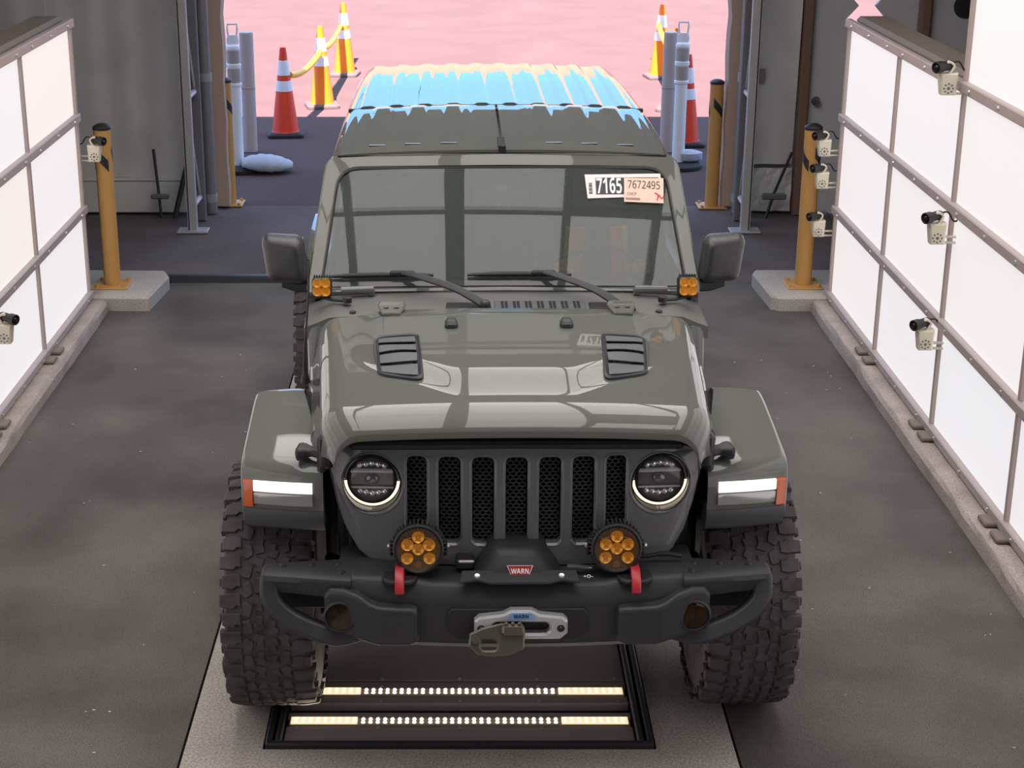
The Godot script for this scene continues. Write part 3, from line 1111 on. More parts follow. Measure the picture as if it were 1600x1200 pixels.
func security_camera(label: String, at: Vector3, s: float, far := false) -> void:
	# clamp bracket of white perforated steel with a small black lens barrel looking across the lane
	var c := thing("security_camera", label, "camera", at, 0.0, "small cameras on the light walls")
	var dir := -s
	var m := Mk.new()
	m.extrude([Vector2(-0.045, 0.05), Vector2(0.045, 0.055), Vector2(0.04, -0.055), Vector2(-0.03, -0.055)], -0.03, 0.03, 0.008)
	var br := part(m, "bracket", mat("d8d0bc", 0.5), c)
	m = Mk.new()
	for k in 8: m.tube([Vector3(0.022 * cos(k * TAU / 8), -0.02 + 0.022 * sin(k * TAU / 8), 0.0305), Vector3(0.022 * cos(k * TAU / 8), -0.02 + 0.022 * sin(k * TAU / 8), 0.032)], 0.005, 8)
	m.tube([Vector3(0, -0.02, 0.0305), Vector3(0, -0.02, 0.032)], 0.008, 10)
	part(m, "holes", M.galv_dark, br).set_meta("kind", "stuff")
	m = Mk.new()
	m.sweep(bez([Vector3(0.0, 0.04, 0), Vector3(0.025, 0.085, 0), Vector3(0.0, 0.105, 0), Vector3(-0.02, 0.09, 0)], 5), rrect(0.03, 0.012, 0.004, 2), 1.0)
	part(m, "arm", mat("d8d0bc", 0.5), c)
	m = Mk.new()
	for y in [-0.02, -0.05]: m.box(Vector3(0.085, y, 0), Vector3(0.1, 0.01, 0.02), 0.002)
	m.box(Vector3(0.13, -0.035, 0), Vector3(0.014, 0.06, 0.05), 0.003)
	part(m, "clamp", mat("cfc8bc", 0.5), c)
	m = Mk.new()
	var ax := Vector3(-0.8, -0.05, 0.5).normalized()
	m.lathe([Vector2(0, -0.05), Vector2(0.02, -0.05), Vector2(0.024, -0.04), Vector2(0.024, 0.02), Vector2(0.029, 0.025), Vector2(0.029, 0.06), Vector2(0.024, 0.062), Vector2(0.02, 0.05), Vector2(0, 0.05)], 20, Vector3(-0.02, 0.085, 0), ax)
	part(m, "barrel", M.black, c)
	m = Mk.new()
	m.ball(Vector3(-0.02, 0.085, 0) + ax * 0.05, Vector3(0.016, 0.016, 0.016), 12)
	part(m, "lens", mat("30140c", 0.05), c)
	m = Mk.new()
	m.tube(bez([Vector3(0.0, 0.09, -0.01), Vector3(0.05, 0.105, -0.01), Vector3(0.085, 0.06, 0.0), Vector3(0.13, 0.085, 0.0)], 6), 0.005, 6)
	part(m, "cable", M.black, c)
	if s < 0: c.scale.x = -1

func small_things() -> void:
	bollard("yellow steel bollard on the concrete pad at the left light wall", Vector3(-2.385, 0.1, -10.95), 1.09, 4.0, "yellow bollards beside the lane")
	bollard("yellow steel bollard on the concrete pad at the right light wall", Vector3(2.36, 0.1, -10.95), 1.09, 4.9, "yellow bollards beside the lane")
	bollard("yellow steel bollard half hidden behind the left door frame", Vector3(-1.965, 0, -13.85), 1.05, 4.7, "yellow bollards outside the doorway")
	bollard("yellow steel bollard just outside the right door frame", Vector3(2.14, 0, -13.76), 1.05, 4.2, "yellow bollards outside the doorway")
	security_camera("topmost of the three cameras sticking out past the far end of the right light wall", Vector3(2.385, 1.10, -10.72), 1.0)
	security_camera("middle camera of the three at the far end of the right light wall", Vector3(2.385, 0.885, -10.72), 1.0)
	security_camera("lowest of the three cameras at the far end of the right light wall", Vector3(2.385, 0.56, -10.72), 1.0)
	security_camera("camera clamped to the second mullion of the right light wall, lens on a curved cable", Vector3(2.40, 1.18, -8.10), 1.0)
	security_camera("lowest camera in front of the second mullion of the right light wall, near the rail", Vector3(2.40, 0.61, -8.13), 1.0)
	security_camera("camera on the top rail of the right light wall beside the taller panels", Vector3(2.40, 1.92, -8.16), 1.0)
	security_camera("camera beside the yellow bollard at the far end of the left light wall", Vector3(-2.395, 1.06, -10.74), -1.0)
	security_camera("camera on the left light wall cut by the picture edge, only its dark lens showing", Vector3(-2.41, 0.57, -8.36), -1.0)
	# cable ramp across the threshold
	var m := Mk.new()
	m.loft([[Vector3(-2.3, 0, -11.36), Vector3(-2.3, 0, -11.52), Vector3(-2.3, 0.035, -11.47), Vector3(-2.3, 0.035, -11.41)], [Vector3(-0.4, 0, -11.36), Vector3(-0.4, 0, -11.52), Vector3(-0.4, 0.035, -11.47), Vector3(-0.4, 0.035, -11.41)]])
	tag(part(m, "cable_ramp", M.black), "long low black rubber strip across the floor left of the car", "floor strip")
	# long handled squeegee, scraper and pole
	var q := thing("squeegee", "long handled squeegee leaning on the sheeting right of the doorway", "squeegee", Vector3(2.56, 0, -13.3))
	m = Mk.new()
	m.tube([Vector3(0.16, 0.54, -0.08), Vector3(0.02, 0.22, 0.0), Vector3(-0.05, 0.02, 0.06)], 0.012, 8)
	part(m, "handle", M.black, q)
	m = Mk.new()
	m.box(Vector3(0.02, 0.19, 0.0), Vector3(0.2, 0.05, 0.05), 0.01)
	part(m, "blade", M.galv_dark, q)
	q = thing("broom", "dark thin handled scraper standing against the sheeting left of the doorway", "broom", Vector3(-2.48, 0, -13.28))
	m = Mk.new()
	m.tube([Vector3(-0.02, 0.57, -0.08), Vector3(0.02, 0.2, 0.0), Vector3(0.03, 0.02, 0.02)], 0.012, 8)
	part(m, "handle", M.black, q)
	m = Mk.new()
	m.box(Vector3(0.03, 0.20, 0.02), Vector3(0.15, 0.04, 0.05), 0.01)
	part(m, "blade", M.galv_dark, q)
	m = Mk.new()
	m.tube([Vector3(-2.33, 0.03, -13.2), Vector3(-2.20, 0.55, -13.36)], 0.022, 10)
	tag(part(m, "pole", M.black), "thick dark pole leaning on the left door frame", "pole")
	# grit and paper flecks
	var rng := RandomNumberGenerator.new()
	rng.seed = 4
	m = Mk.new()
	for i in 70:
		var x := rng.randf_range(1.05, 2.3) * (1.0 if rng.randf() < 0.6 else -1.0)
		var z := rng.randf_range(-10.0, -4.6)
		m.ball(Vector3(x, 0.002, z), Vector3(rng.randf_range(0.002, 0.008), 0.002, rng.randf_range(0.002, 0.006)), 6)
	var gr := part(m, "grit", mat("c8c0b4", 0.9))
	tag(gr, "pale grit and paper flecks scattered over the asphalt lane", "grit")
	gr.set_meta("kind", "stuff")

# ---- the car; its own axes: origin on the ground under the front axle, x to the right of the picture, z towards the viewer

func hood_w(z: float) -> float:
	var w := lerpf(0.735, 0.655, clampf((z + 0.55) / 1.05, 0, 1))
	if z > 0.36: w -= 0.05 * pow((z - 0.36) / 0.17, 2.0)
	return w

func hood_y(x: float, z: float) -> float:
	var y := 1.352 - 0.028 * (z + 0.68) - 0.018 * pow(maxf(0.0, z + 0.2), 2.0)
	if z > 0.395:
		var q := clampf((z - 0.395) / 0.137, 0, 1)
		y -= 0.062 * (1.0 - sqrt(maxf(0.0, 1.0 - q * q)))
	var ax := absf(x)
	y -= 0.022 * pow(ax / 0.7, 2.2)
	# power dome
	var zf := 0.345 - 0.27 * pow(maxf(ax - 0.2, 0.0) / 0.3, 1.1)
	var along := smoothstep(0.0, 1.0, clampf((zf - z) / 0.19, 0, 1))
	var across := 1.0 - smoothstep(0.46, 0.60, ax)
	var back := 1.0 - smoothstep(0.35, 0.66, -z) * 0.75
	y += 0.034 * along * across * back
	return y

func hood_pt(x: float, z: float, lift := 0.0) -> Vector3:
	var e := 0.004
	var n := Vector3(-(hood_y(x + e, z) - hood_y(x - e, z)) / (2 * e), 1.0, -(hood_y(x, z + e) - hood_y(x, z - e)) / (2 * e)).normalized()
	return Vector3(x, hood_y(x, z), z) + n * lift

func paint(m: Mk, called: String, parent: Node3D, angle := 38.0, label := "") -> MeshInstance3D:
	return part(m, called, M.paint, parent, angle, label)

func car() -> void:
	M.paint = mat("686a65", 0.42, 0.0, 1.0)
	M.paint.metallic_specular = 0.1
	M.plastic = mat("2b2b2e", 0.5)
	M.bumper = grained(mat("34353a", 0.5), noise_tex(31, 0.3, 2, ["d8d8d8", "ffffff"], [0.0, 1.0], 256), 3.0)
	M.tire = grained(mat("625b5e", 0.85), noise_tex(37, 0.02, 4, ["9a9088", "c8c4c4", "e8e4e8"], [0.0, 0.5, 1.0], 256), 2.0)
	M.amber = pane("ff9a10", 0.75, 0.08)
	M.amber_bulb = mat("e8a030", 0.22, 0.35)
	M.glass = pane("5f6663", 0.5, 0.01)  # pale tint lifts the darks: haze painted into the glass colour
	M.clear = pane("e8eeee", 0.06, 0.01)
	M.chrome = mat("f0f0f0", 0.12, 0.85)
	M.red = mat("b8303c", 0.4)
	var c := thing("car", "grey boxy off-road car with hood vents, black winch bumper and round headlights", "car", Vector3(0.187, 0, -5.62), 0.0094)
	car_hood(c)
	car_grille(c)
	car_headlights(c)
	car_fenders(c)
	car_bumper(c)
	car_lights(c)
	car_cowl(c)
	car_windshield(c)
	car_roof(c)
	car_body(c)
	car_wheels(c)
	car_inside(c)

func car_hood(c: Node3D) -> void:
	var m := Mk.new()
	var g := []
	var zs := []
	for i in 24: zs.append(-0.535 + i * 0.0272)
	for i in 30: zs.append(0.10 + i * 0.0085)
	for i in 18: zs.append(0.36 + 0.17 * sin(PI / 2 * i / 17.0))
	for z in zs:
		var w := hood_w(z)
		var row := []
		var r := 0.092
		var ye := hood_y(w - r, z)
		var low := maxf(ye - r - 0.11, 1.10) if z < 0.4 else ye - r - lerpf(0.09, 0.012, clampf((z - 0.4) / 0.13, 0, 1))
		for s in [-1.0, 1.0]:
			var side := []
			side.append(Vector3(s * (w + 0.036 * clampf((0.42 - z) / 0.2, 0.2, 1.0)), low, z))
			side.append(Vector3(s * (w + 0.014 * clampf((0.42 - z) / 0.2, 0.2, 1.0)), (low + ye - r) / 2, z))
			for k in 9:
				var a := PI / 2 * k / 8.0
				side.append(Vector3(s * (w - r + r * cos(a)), ye - r + r * sin(a), z))
			if s > 0: side.reverse()
			else:
				row.append_array(side)
				for k in range(1, 56):
					var x := lerpf(-(w - r), w - r, k / 56.0)
					row.append(Vector3(x, hood_y(x, z), z))
			if s > 0: row.append_array(side)
		g.append(row)
	# turned-under front lip
	var last: Array = g[-1]
	var lip := []
	for p in last: lip.append(p + Vector3(0, -0.018, -0.002))
	g.append(lip)
	m.shell(g, Vector3.UP, Vector3(0, -0.006, -0.004))
	var hood := paint(m, "hood", c, 50)
	# hood vents
	for s in [-1.0, 1.0]:
		m = Mk.new()
		var pc := [Vector2(s * 0.50, -0.165), Vector2(s * 0.335, -0.185), Vector2(s * 0.312, 0.215), Vector2(s * 0.475, 0.135)]
		var ring := func(k: float) -> Array:
			var out := []
			var cen := Vector2.ZERO
			for p in pc: cen += p / 4.0
			for i in 4:
				var a: Vector2 = cen + (pc[i] - cen) * k
				var p0: Vector2 = cen + (pc[(i + 3) % 4] - cen) * k
				var p1: Vector2 = cen + (pc[(i + 1) % 4] - cen) * k
				for q in 5:
					var u := q / 4.0
					var e0 := a.move_toward(p0, 0.035)
					var e1 := a.move_toward(p1, 0.035)
					out.append(e0.lerp(a, u).lerp(a.lerp(e1, u), u))
				var ea := a.move_toward(p1, 0.035)
				var eb := p1.move_toward(a, 0.035)
				for q in range(1, 8): out.append(ea.lerp(eb, q / 8.0))
			return out
		var rings := []
		for d in [[1.0, -0.003], [0.995, 0.009], [0.95, 0.013], [0.91, 0.010], [0.89, 0.003]]:
			var r := []
			for p in ring.call(d[0]): r.append(hood_pt(p.x, p.y, d[1]))
			rings.append(r)
		m.loft(rings, false)
		m.hint(0, Vector3.UP)
		part(m, "vent", M.trim, hood)
		m = Mk.new()
		var fl := []
		for p in ring.call(0.9): fl.append(hood_pt(p.x, p.y, 0.0045))
		var fc := Vector3.ZERO
		for p in fl: fc += p / fl.size()
		for i in fl.size(): m.tri(fc, fl[i], fl[(i + 1) % fl.size()])
		m.hint(0, Vector3.UP)
		part(m, "vent_floor", mat("2a2a2d", 0.7), hood)
		for k in 4:
			m = Mk.new()
			var t0 := 0.07 + k * 0.225
			var t1 := t0 + 0.19
			var gg := []
			for q in 4:
				var row := []
				var tq := lerpf(t0, t1, q / 3.0)
				for j in 7:
					var w := lerpf(0.10, 0.90, j / 6.0)
					var a: Vector2 = pc[1].lerp(pc[2], tq)
					var b: Vector2 = pc[0].lerp(pc[3], tq)
					var xz := a.lerp(b, w)
					row.append(hood_pt(xz.x, xz.y, lerpf(0.006, 0.012, q / 3.0)))
				gg.append(row)
			m.shell(gg, Vector3.UP, Vector3(0, -0.003, 0))
			part(m, "vent_louvre", mat("56575c", 0.5), hood)
		# rubber stop
		m = Mk.new()
		var bp := hood_pt(s * 0.215, -0.275)
		m.box(bp + Vector3(0, 0.008, 0.0), Vector3(0.048, 0.032, 0.06), 0.01)
		m.box(bp + Vector3(0, 0.014, -0.02), Vector3(0.04, 0.03, 0.03), 0.01)
		part(m, "rubber_stop", M.trim, hood)
		# hinge bracket
		m = Mk.new()
		var hp := []
		for q in [Vector2(-0.055, -0.05), Vector2(0.055, -0.05), Vector2(0.05, -0.005), Vector2(0.034, 0.07), Vector2(-0.034, 0.07), Vector2(-0.05, -0.01)]: hp.append(q)
		var base := hood_pt(s * 0.445, -0.50, 0.009)
		m.t = Transform3D(Basis(Vector3(1, 0, 0), Vector3(0, -0.03, 1).normalized(), Vector3(0, -1, -0.03).normalized()), base)
		m.extrude(hp, 0.0, -0.011, 0.004)
		m.box(Vector3(0, -0.05, -0.008), Vector3(0.10, 0.03, 0.018), 0.006)
		for k in [-0.02, 0.02]: m.box(Vector3(k, 0.012, -0.015), Vector3(0.02, 0.012, 0.006), 0.002)
		paint(m, "hinge", hood)
		# side catch
		m = Mk.new()
		m.box(Vector3(s * 0.655, 1.165, 0.40), Vector3(0.035, 0.075, 0.05), 0.012)
		m.box(Vector3(s * 0.66, 1.10, 0.40), Vector3(0.03, 0.08, 0.035), 0.01)
		part(m, "latch_bracket", M.plastic, hood)
	# washer nozzles
	m = Mk.new()

func car_grille(c: Node3D) -> void:
	var half := [Vector2(0.0, 1.188), Vector2(0.30, 1.188), Vector2(0.52, 1.186), Vector2(0.57, 1.178), Vector2(0.605, 1.158), Vector2(0.622, 1.12), Vector2(0.618, 1.05), Vector2(0.603, 0.975), Vector2(0.575, 0.885), Vector2(0.535, 0.815), Vector2(0.50, 0.786), Vector2(0.44, 0.772), Vector2(0.0, 0.768)]
	var outline := []
	for p in half: outline.append(p)
	for i in range(half.size() - 2, 0, -1): outline.append(Vector2(-half[i].x, half[i].y))
	var holes := []
	for k in range(-4, 5):
		if absi(k) == 4:
			holes.append(disc(0.098, 40, Vector2(signf(k) * 0.487, 1.05), 0.02))
			continue
		var x := k * 0.1125
		var w := 0.073
		var h := []
		for p in rrect(w, 0.30, 0.02, 4): h.append(p + Vector2(x, 1.0))
		if absi(k) == 3:
			h = []
			for p in rrect(0.066, 0.30, 0.02, 4): h.append(p + Vector2(signf(k) * 0.335, 1.0))
		holes.append(h)
	var bend := func(p: Vector3) -> Vector3:
		var ax := absf(p.x)
		return Vector3(p.x, p.y, p.z - 0.05 * pow(ax / 0.6, 2.0) - 2.4 * pow(maxf(0.0, ax - 0.53), 2.0) - 0.10 * (p.y - 0.98) - 0.35 * pow(maxf(0.0, p.y - 1.13), 1.0) * 0.6)
	var m := Mk.new()
	m.plate(outline, holes, 0.44, 0.515, 0.006)
	m.warp(bend)
	var gr := part(m, "grille", mat("5e5f62", 0.45, 0.0, 0.7), c, 25)
	# raised rims round the slots
	m = Mk.new()
	for k in range(1, 8):
		var h: Array = holes[k]
		var path := []
		for p in Mk.inset(Mk.turned(h), -0.0075): path.append(Vector3(p.x, p.y, 0.5145))
		m.tube(path, 0.0028, 6, false, true)
	for k in [0, 8]:
		var path := []
		for p in disc(0.106, 40, Vector2(signf(k - 4) * 0.487, 1.05)): path.append(Vector3(p.x, p.y, 0.514))
		m.tube(path, 0.004, 6, false, true)
	m.warp(bend)
	part(m, "slot_rim", mat("626366", 0.45, 0.0, 0.7), gr, 60)
	# honeycomb mesh inside each slot
	for k in range(-3, 4):
		m = Mk.new()
		var cx := k * 0.1125 if absi(k) < 3 else signf(k) * 0.335
		var hw := 0.0365 if absi(k) < 3 else 0.033
		var row := 0
		var y := 0.85
		var sx := 0.0205
		var sy := 0.0125
		while y < 1.152:
			var off := sx / 2 if row % 2 else 0.0
			var i := -3
			while i <= 3:
				var p := Vector2(cx + i * sx + off, y)
				for e in [[Vector2(-sx / 2, -0.0016), Vector2(0, 0.0036)], [Vector2(0, 0.0036), Vector2(sx / 2, -0.0016)], [Vector2(-sx / 2, -0.0016), Vector2(-sx / 2, -sy + 0.0036)]]:
					var a: Vector2 = p + e[0]
					var b: Vector2 = p + e[1]
					if absf(a.x - cx) < hw + 0.004 and absf(b.x - cx) < hw + 0.004:
						var d := (b - a).normalized()
						var n := Vector2(-d.y, d.x) * 0.0022
						m.convex([[Vector3(a.x + n.x, a.y + n.y, 0.478), Vector3(b.x + n.x, b.y + n.y, 0.478), Vector3(b.x - n.x, b.y - n.y, 0.478), Vector3(a.x - n.x, a.y - n.y, 0.478)],
							[Vector3(a.x + n.x, a.y + n.y, 0.478), Vector3(b.x + n.x, b.y + n.y, 0.478), Vector3(b.x + n.x, b.y + n.y, 0.466), Vector3(a.x + n.x, a.y + n.y, 0.466)],
							[Vector3(a.x - n.x, a.y - n.y, 0.478), Vector3(b.x - n.x, b.y - n.y, 0.478), Vector3(b.x - n.x, b.y - n.y, 0.466), Vector3(a.x - n.x, a.y - n.y, 0.466)]])
				i += 1
			row += 1
			y += sy
		m.warp(bend)
		var mesh := part(m, "slot_mesh", mat("3a3a3d", 0.45), gr)
		mesh.set_meta("kind", "stuff")
	m = Mk.new()
	m.box(Vector3(0, 1.0, 0.40), Vector3(0.84, 0.36, 0.02))
	part(m, "backing", mat("0c0c0d", 0.9), gr)
	# black seal between hood and grille, and the side flanges that run back to the fenders
	m = Mk.new()
	m.box(Vector3(0, 1.19, 0.44), Vector3(1.12, 0.03, 0.1), 0.01)
	part(m, "seal", M.rubber, gr)
	for s in [-1.0, 1.0]:
		m = Mk.new()
		var rr := []
		for p in [[1.165, 0.60, 0.40], [1.12, 0.622, 0.385], [1.05, 0.62, 0.37], [0.95, 0.60, 0.375], [0.88, 0.575, 0.39], [0.81, 0.535, 0.41]]:
			rr.append([Vector3(s * p[1], p[0], p[2] + 0.03), Vector3(s * (p[1] + 0.012), p[0], p[2] + 0.02), Vector3(s * (p[1] + 0.03), p[0], p[2] - 0.15), Vector3(s * (p[1] - 0.01), p[0], p[2] - 0.15)])
		m.loft(rr)
		paint(m, "grille_flange", gr)

func car_headlights(c: Node3D) -> void:
	for s in [-1.0, 1.0]:
		var at := Vector3(s * 0.487, 1.05, 0.420)
		var fw := Vector3(s * 0.06, 0.03, 1.0).normalized()
		var m := Mk.new()
		m.lathe([Vector2(0.0995, 0.06), Vector2(0.0992, 0.04), Vector2(0.0985, 0.012), Vector2(0.097, 0.006), Vector2(0.095, 0.0), Vector2(0.0, -0.002)], 48, at, fw)
		m.hint(0, fw)
		var h := part(m, "headlight", M.trim, c, 38)
		m = Mk.new()
		m.lathe([Vector2(0.084, 0.006), Vector2(0.0845, 0.022), Vector2(0.08, 0.024), Vector2(0.078, 0.016), Vector2(0.078, 0.006)], 48, at, fw)
		part(m, "bezel", M.black, h)
		# halo: lit lower arc of the ring
		m = Mk.new()
		var q := Quaternion(Vector3(0, 0, 1), fw)
		var path := []
		for k in 33:
			var a := deg_to_rad(178.0 + 184.0 * k / 32.0) if s < 0 else deg_to_rad(178.0 + 184.0 * k / 32.0)
			path.append(at + q * Vector3(0.090 * cos(a), 0.090 * sin(a), 0.016))
		m.tube(path, 0.0048, 8)
		part(m, "halo", glow("ffeccb", 1.5), h, 60)
		m = Mk.new()
		path = []
		for k in 25:
			var a := deg_to_rad(-2.0 + 184.0 * k / 24.0)
			path.append(at + q * Vector3(0.090 * cos(a), 0.090 * sin(a), 0.016))
		m.tube(path, 0.005, 8)
		part(m, "halo_top", mat("8c8a88", 0.3), h, 60)
		# inside: bars, projector blocks and small reflectors
		m = Mk.new()
		m.t = Transform3D(Basis(q), at)
		m.box(Vector3(0, 0.0, 0.004), Vector3(0.15, 0.048, 0.008), 0.003)
		m.ball(Vector3(0, 0, 0.008), Vector3(0.026, 0.022, 0.014), 16)
		part(m, "projector", mat("747478", 0.1, 0.7), h)
		for y in [0.03, -0.03]:
			m = Mk.new()
			m.t = Transform3D(Basis(q), at)
			m.tube([Vector3(-0.072, y, 0.012), Vector3(0.072, y, 0.012)], 0.0075 if y > 0 else 0.004, 10)
			part(m, "reflector_bar", mat("d8dadc", 0.25, 0.3), h)
		for k in 5:
			for y in [0.056, -0.054]:
				m = Mk.new()
				m.t = Transform3D(Basis(q), at)
				m.ball(Vector3((k - 2) * 0.0215, y - 0.004 * signf(y) * absf(k - 2), 0.004), Vector3(0.0125, 0.0125, 0.013), 12)
				part(m, "reflector", M.chrome, h)
		m = Mk.new()
		var rings := []
		for k in 7:
			var a := k / 6.0
			var r := []
			for j in 36: r.append(at + q * (Vector3(cos(TAU * j / 36), sin(TAU * j / 36), 0) * 0.079 * cos(a * PI / 2) + Vector3(0, 0, 0.02 + 0.012 * sin(a * PI / 2))))
			rings.append(r)
		m.loft(rings, false)
		m.hint(0, fw)
		part(m, "lens", M.clear, h, 60)

func fender_pt(s: float, u: Vector2, k: float, lip := 0.0) -> Vector3:
	# u: (z, y) on the arch line; k: 0 at the inner edge, 1 at the outer edge
	var inner := lerpf(0.655, 0.765, clampf((0.4 - u.x) / 0.6, 0, 1))
	var x := lerpf(inner, 0.938, k)
	var z := u.x - 0.075 * pow(maxf(0.0, (x - 0.62) / 0.32), 2.0) * clampf((u.x + 0.2) / 0.6, 0, 1)
	return Vector3(s * x, u.y - 0.012 * k * k - lip, z)

func car_fenders(c: Node3D) -> void:
	var arch := bez([Vector2(0.395, 0.865), Vector2(0.425, 0.90), Vector2(0.432, 0.95), Vector2(0.43, 1.03), Vector2(0.405, 1.075), Vector2(0.34, 1.098), Vector2(0.1, 1.122), Vector2(-0.17, 1.143), Vector2(-0.27, 1.128), Vector2(-0.36, 1.04), Vector2(-0.5, 0.80), Vector2(-0.56, 0.66)], 5)
	var rear := bez([Vector2(0.52, 0.70), Vector2(0.44, 0.88), Vector2(0.34, 1.04), Vector2(0.24, 1.10), Vector2(-0.1, 1.12), Vector2(-0.30, 1.10), Vector2(-0.46, 0.95), Vector2(-0.56, 0.75)], 5)
	for s in [-1.0, 1.0]:
		var m := Mk.new()
		var g := []
		for u in arch:
			var row := []
			for k in [0.0, 0.2, 0.4, 0.6, 0.8, 0.9, 0.96]: row.append(fender_pt(s, u, k))
			for a in [0.35, 0.7, 1.0]:
				var p := fender_pt(s, u, 0.96)
				var b: float = a * PI / 2
				var down := Vector3(0, -1, 0) if u.y > 1.07 else Vector3(0, 0, -1) if u.x > 0 else Vector3(0, 0, 1)
				row.append(p + Vector3(s * 0.018 * sin(b), 0, 0) + down * 0.018 * (1 - cos(b)))
			var e: Vector3 = row[-1]
			var dn := Vector3(0, -1, 0) if u.y > 1.07 else Vector3(0, 0, -1) if u.x > 0 else Vector3(0, 0, 1)
			row.append(e + dn * 0.05)
			g.append(row)
		m.shell(g, Vector3(0, 1, 0.6), Vector3(0, -0.006, -0.006))
		var f := paint(m, "fender", c, 45)
		# dark lip under the lamp
		m = Mk.new()
		var rr := []
		for k in 9:
			var q := k / 8.0
			var a := fender_pt(s, Vector2(0.425, 0.93), q)
			var b := fender_pt(s, Vector2(0.40, 0.858), q)
			rr.append([a + Vector3(0, 0, 0.009), a + Vector3(0, -0.03, 0.011), b + Vector3(0, 0, 0.012), b + Vector3(0, -0.012, 0.0), b + Vector3(0, -0.012, -0.09), a + Vector3(0, 0, -0.06)])
		m.loft(rr)
		part(m, "fender_lip", mat("505358", 0.5), f, 50)
		# inner vertical panel beside the hood
		m = Mk.new()
		rr = []
		for z in [0.40, 0.3, 0.1, -0.1, -0.3]:
			var ix := hood_w(z) + 0.004
			var ox := lerpf(0.655, 0.765, clampf((0.4 - z) / 0.6, 0, 1)) + 0.004
			rr.append([Vector3(s * ix, 1.13, z), Vector3(s * ox, 1.085 + 0.04 * (0.4 - z), z), Vector3(s * ox, 0.95, z), Vector3(s * ix, 0.95, z)])
		m.loft(rr)
		part(m, "fender_liner", M.plastic, f)
		m = Mk.new()
		for k in 11:
			var a0 := deg_to_rad(12.0 + k * 15.6)
			var a1 := deg_to_rad(12.0 + (k + 1) * 15.6)
			m.quad(Vector3(s * 0.62, 0.45 + 0.585 * sin(a0), 0.56 * cos(a0)), Vector3(s * 0.925, 0.45 + 0.585 * sin(a0), 0.56 * cos(a0)), Vector3(s * 0.925, 0.45 + 0.585 * sin(a1), 0.56 * cos(a1)), Vector3(s * 0.62, 0.45 + 0.585 * sin(a1), 0.56 * cos(a1)))
		m.hint(0, Vector3.DOWN)
		# marker lamp
		m = Mk.new()
		var lamp := func(mm: Mk, k0: float, k1: float, y0: float, y1: float, out: float, n := 8) -> void:
			var ring := []
			for i in n + 1:
				var q := lerpf(k0, k1, float(i) / n)
				var a := fender_pt(s, Vector2(0.43, y0), q)
				var b := fender_pt(s, Vector2(0.43, y1), q)
				ring.append([a + Vector3(0, 0, -0.02), a + Vector3(0, 0.002, out - 0.003), a + Vector3(0, 0.006, out), b + Vector3(0, -0.006, out), b + Vector3(0, -0.002, out - 0.003), b + Vector3(0, 0, -0.02)])
			mm.loft(ring)
		lamp.call(m, 0.13, 0.86, 0.946, 0.992, 0.010)
		var sig := part(m, "turn_signal", mat("b8b8b8", 0.12, 0.5), c, 45)
		m = Mk.new()
		lamp.call(m, 0.13, 0.86, 0.994, 1.034, 0.013)
		part(m, "lit_bar", glow("fff4ea", 0.92), sig, 45)
		m = Mk.new()
		lamp.call(m, 0.87, 0.985, 0.935, 1.034, 0.014)
		part(m, "amber_corner", mat("d8602a", 0.2, 0.0, 1.0), sig, 45)
		# rubber hood catch lying on the fender
		m = Mk.new()
		m.sweep(bez([Vector3(s * 0.64, 1.125, 0.39), Vector3(s * 0.675, 1.128, 0.375), Vector3(s * 0.715, 1.125, 0.365), Vector3(s * 0.745, 1.122, 0.36)], 5), rrect(0.078, 0.042, 0.018, 3), [0.55, 0.6, 0.7, 0.75, 0.75, 0.72, 0.68, 0.65, 0.7, 0.8, 0.95, 1.05, 1.1, 1.12, 1.05, 0.8], Vector3.UP)
		m.box(Vector3(s * 0.645, 1.115, 0.40), Vector3(0.055, 0.07, 0.06), 0.015)
		part(m, "hood_catch", M.black, c, 60)
		# rear flares
		m = Mk.new()
		g = []
		for u in rear:
			var row := []
			for k in 5: row.append(Vector3(s * lerpf(0.78, 0.945, k / 4.0), u.y - 0.02 * pow(k / 4.0, 2.0), u.x - 3.008))
			row.append(row[-1] + Vector3(s * 0.004, -0.05, 0))
			g.append(row)
		m.shell(g, Vector3.UP, Vector3(0, -0.008, 0))
		paint(m, "rear_fender", c, 45)

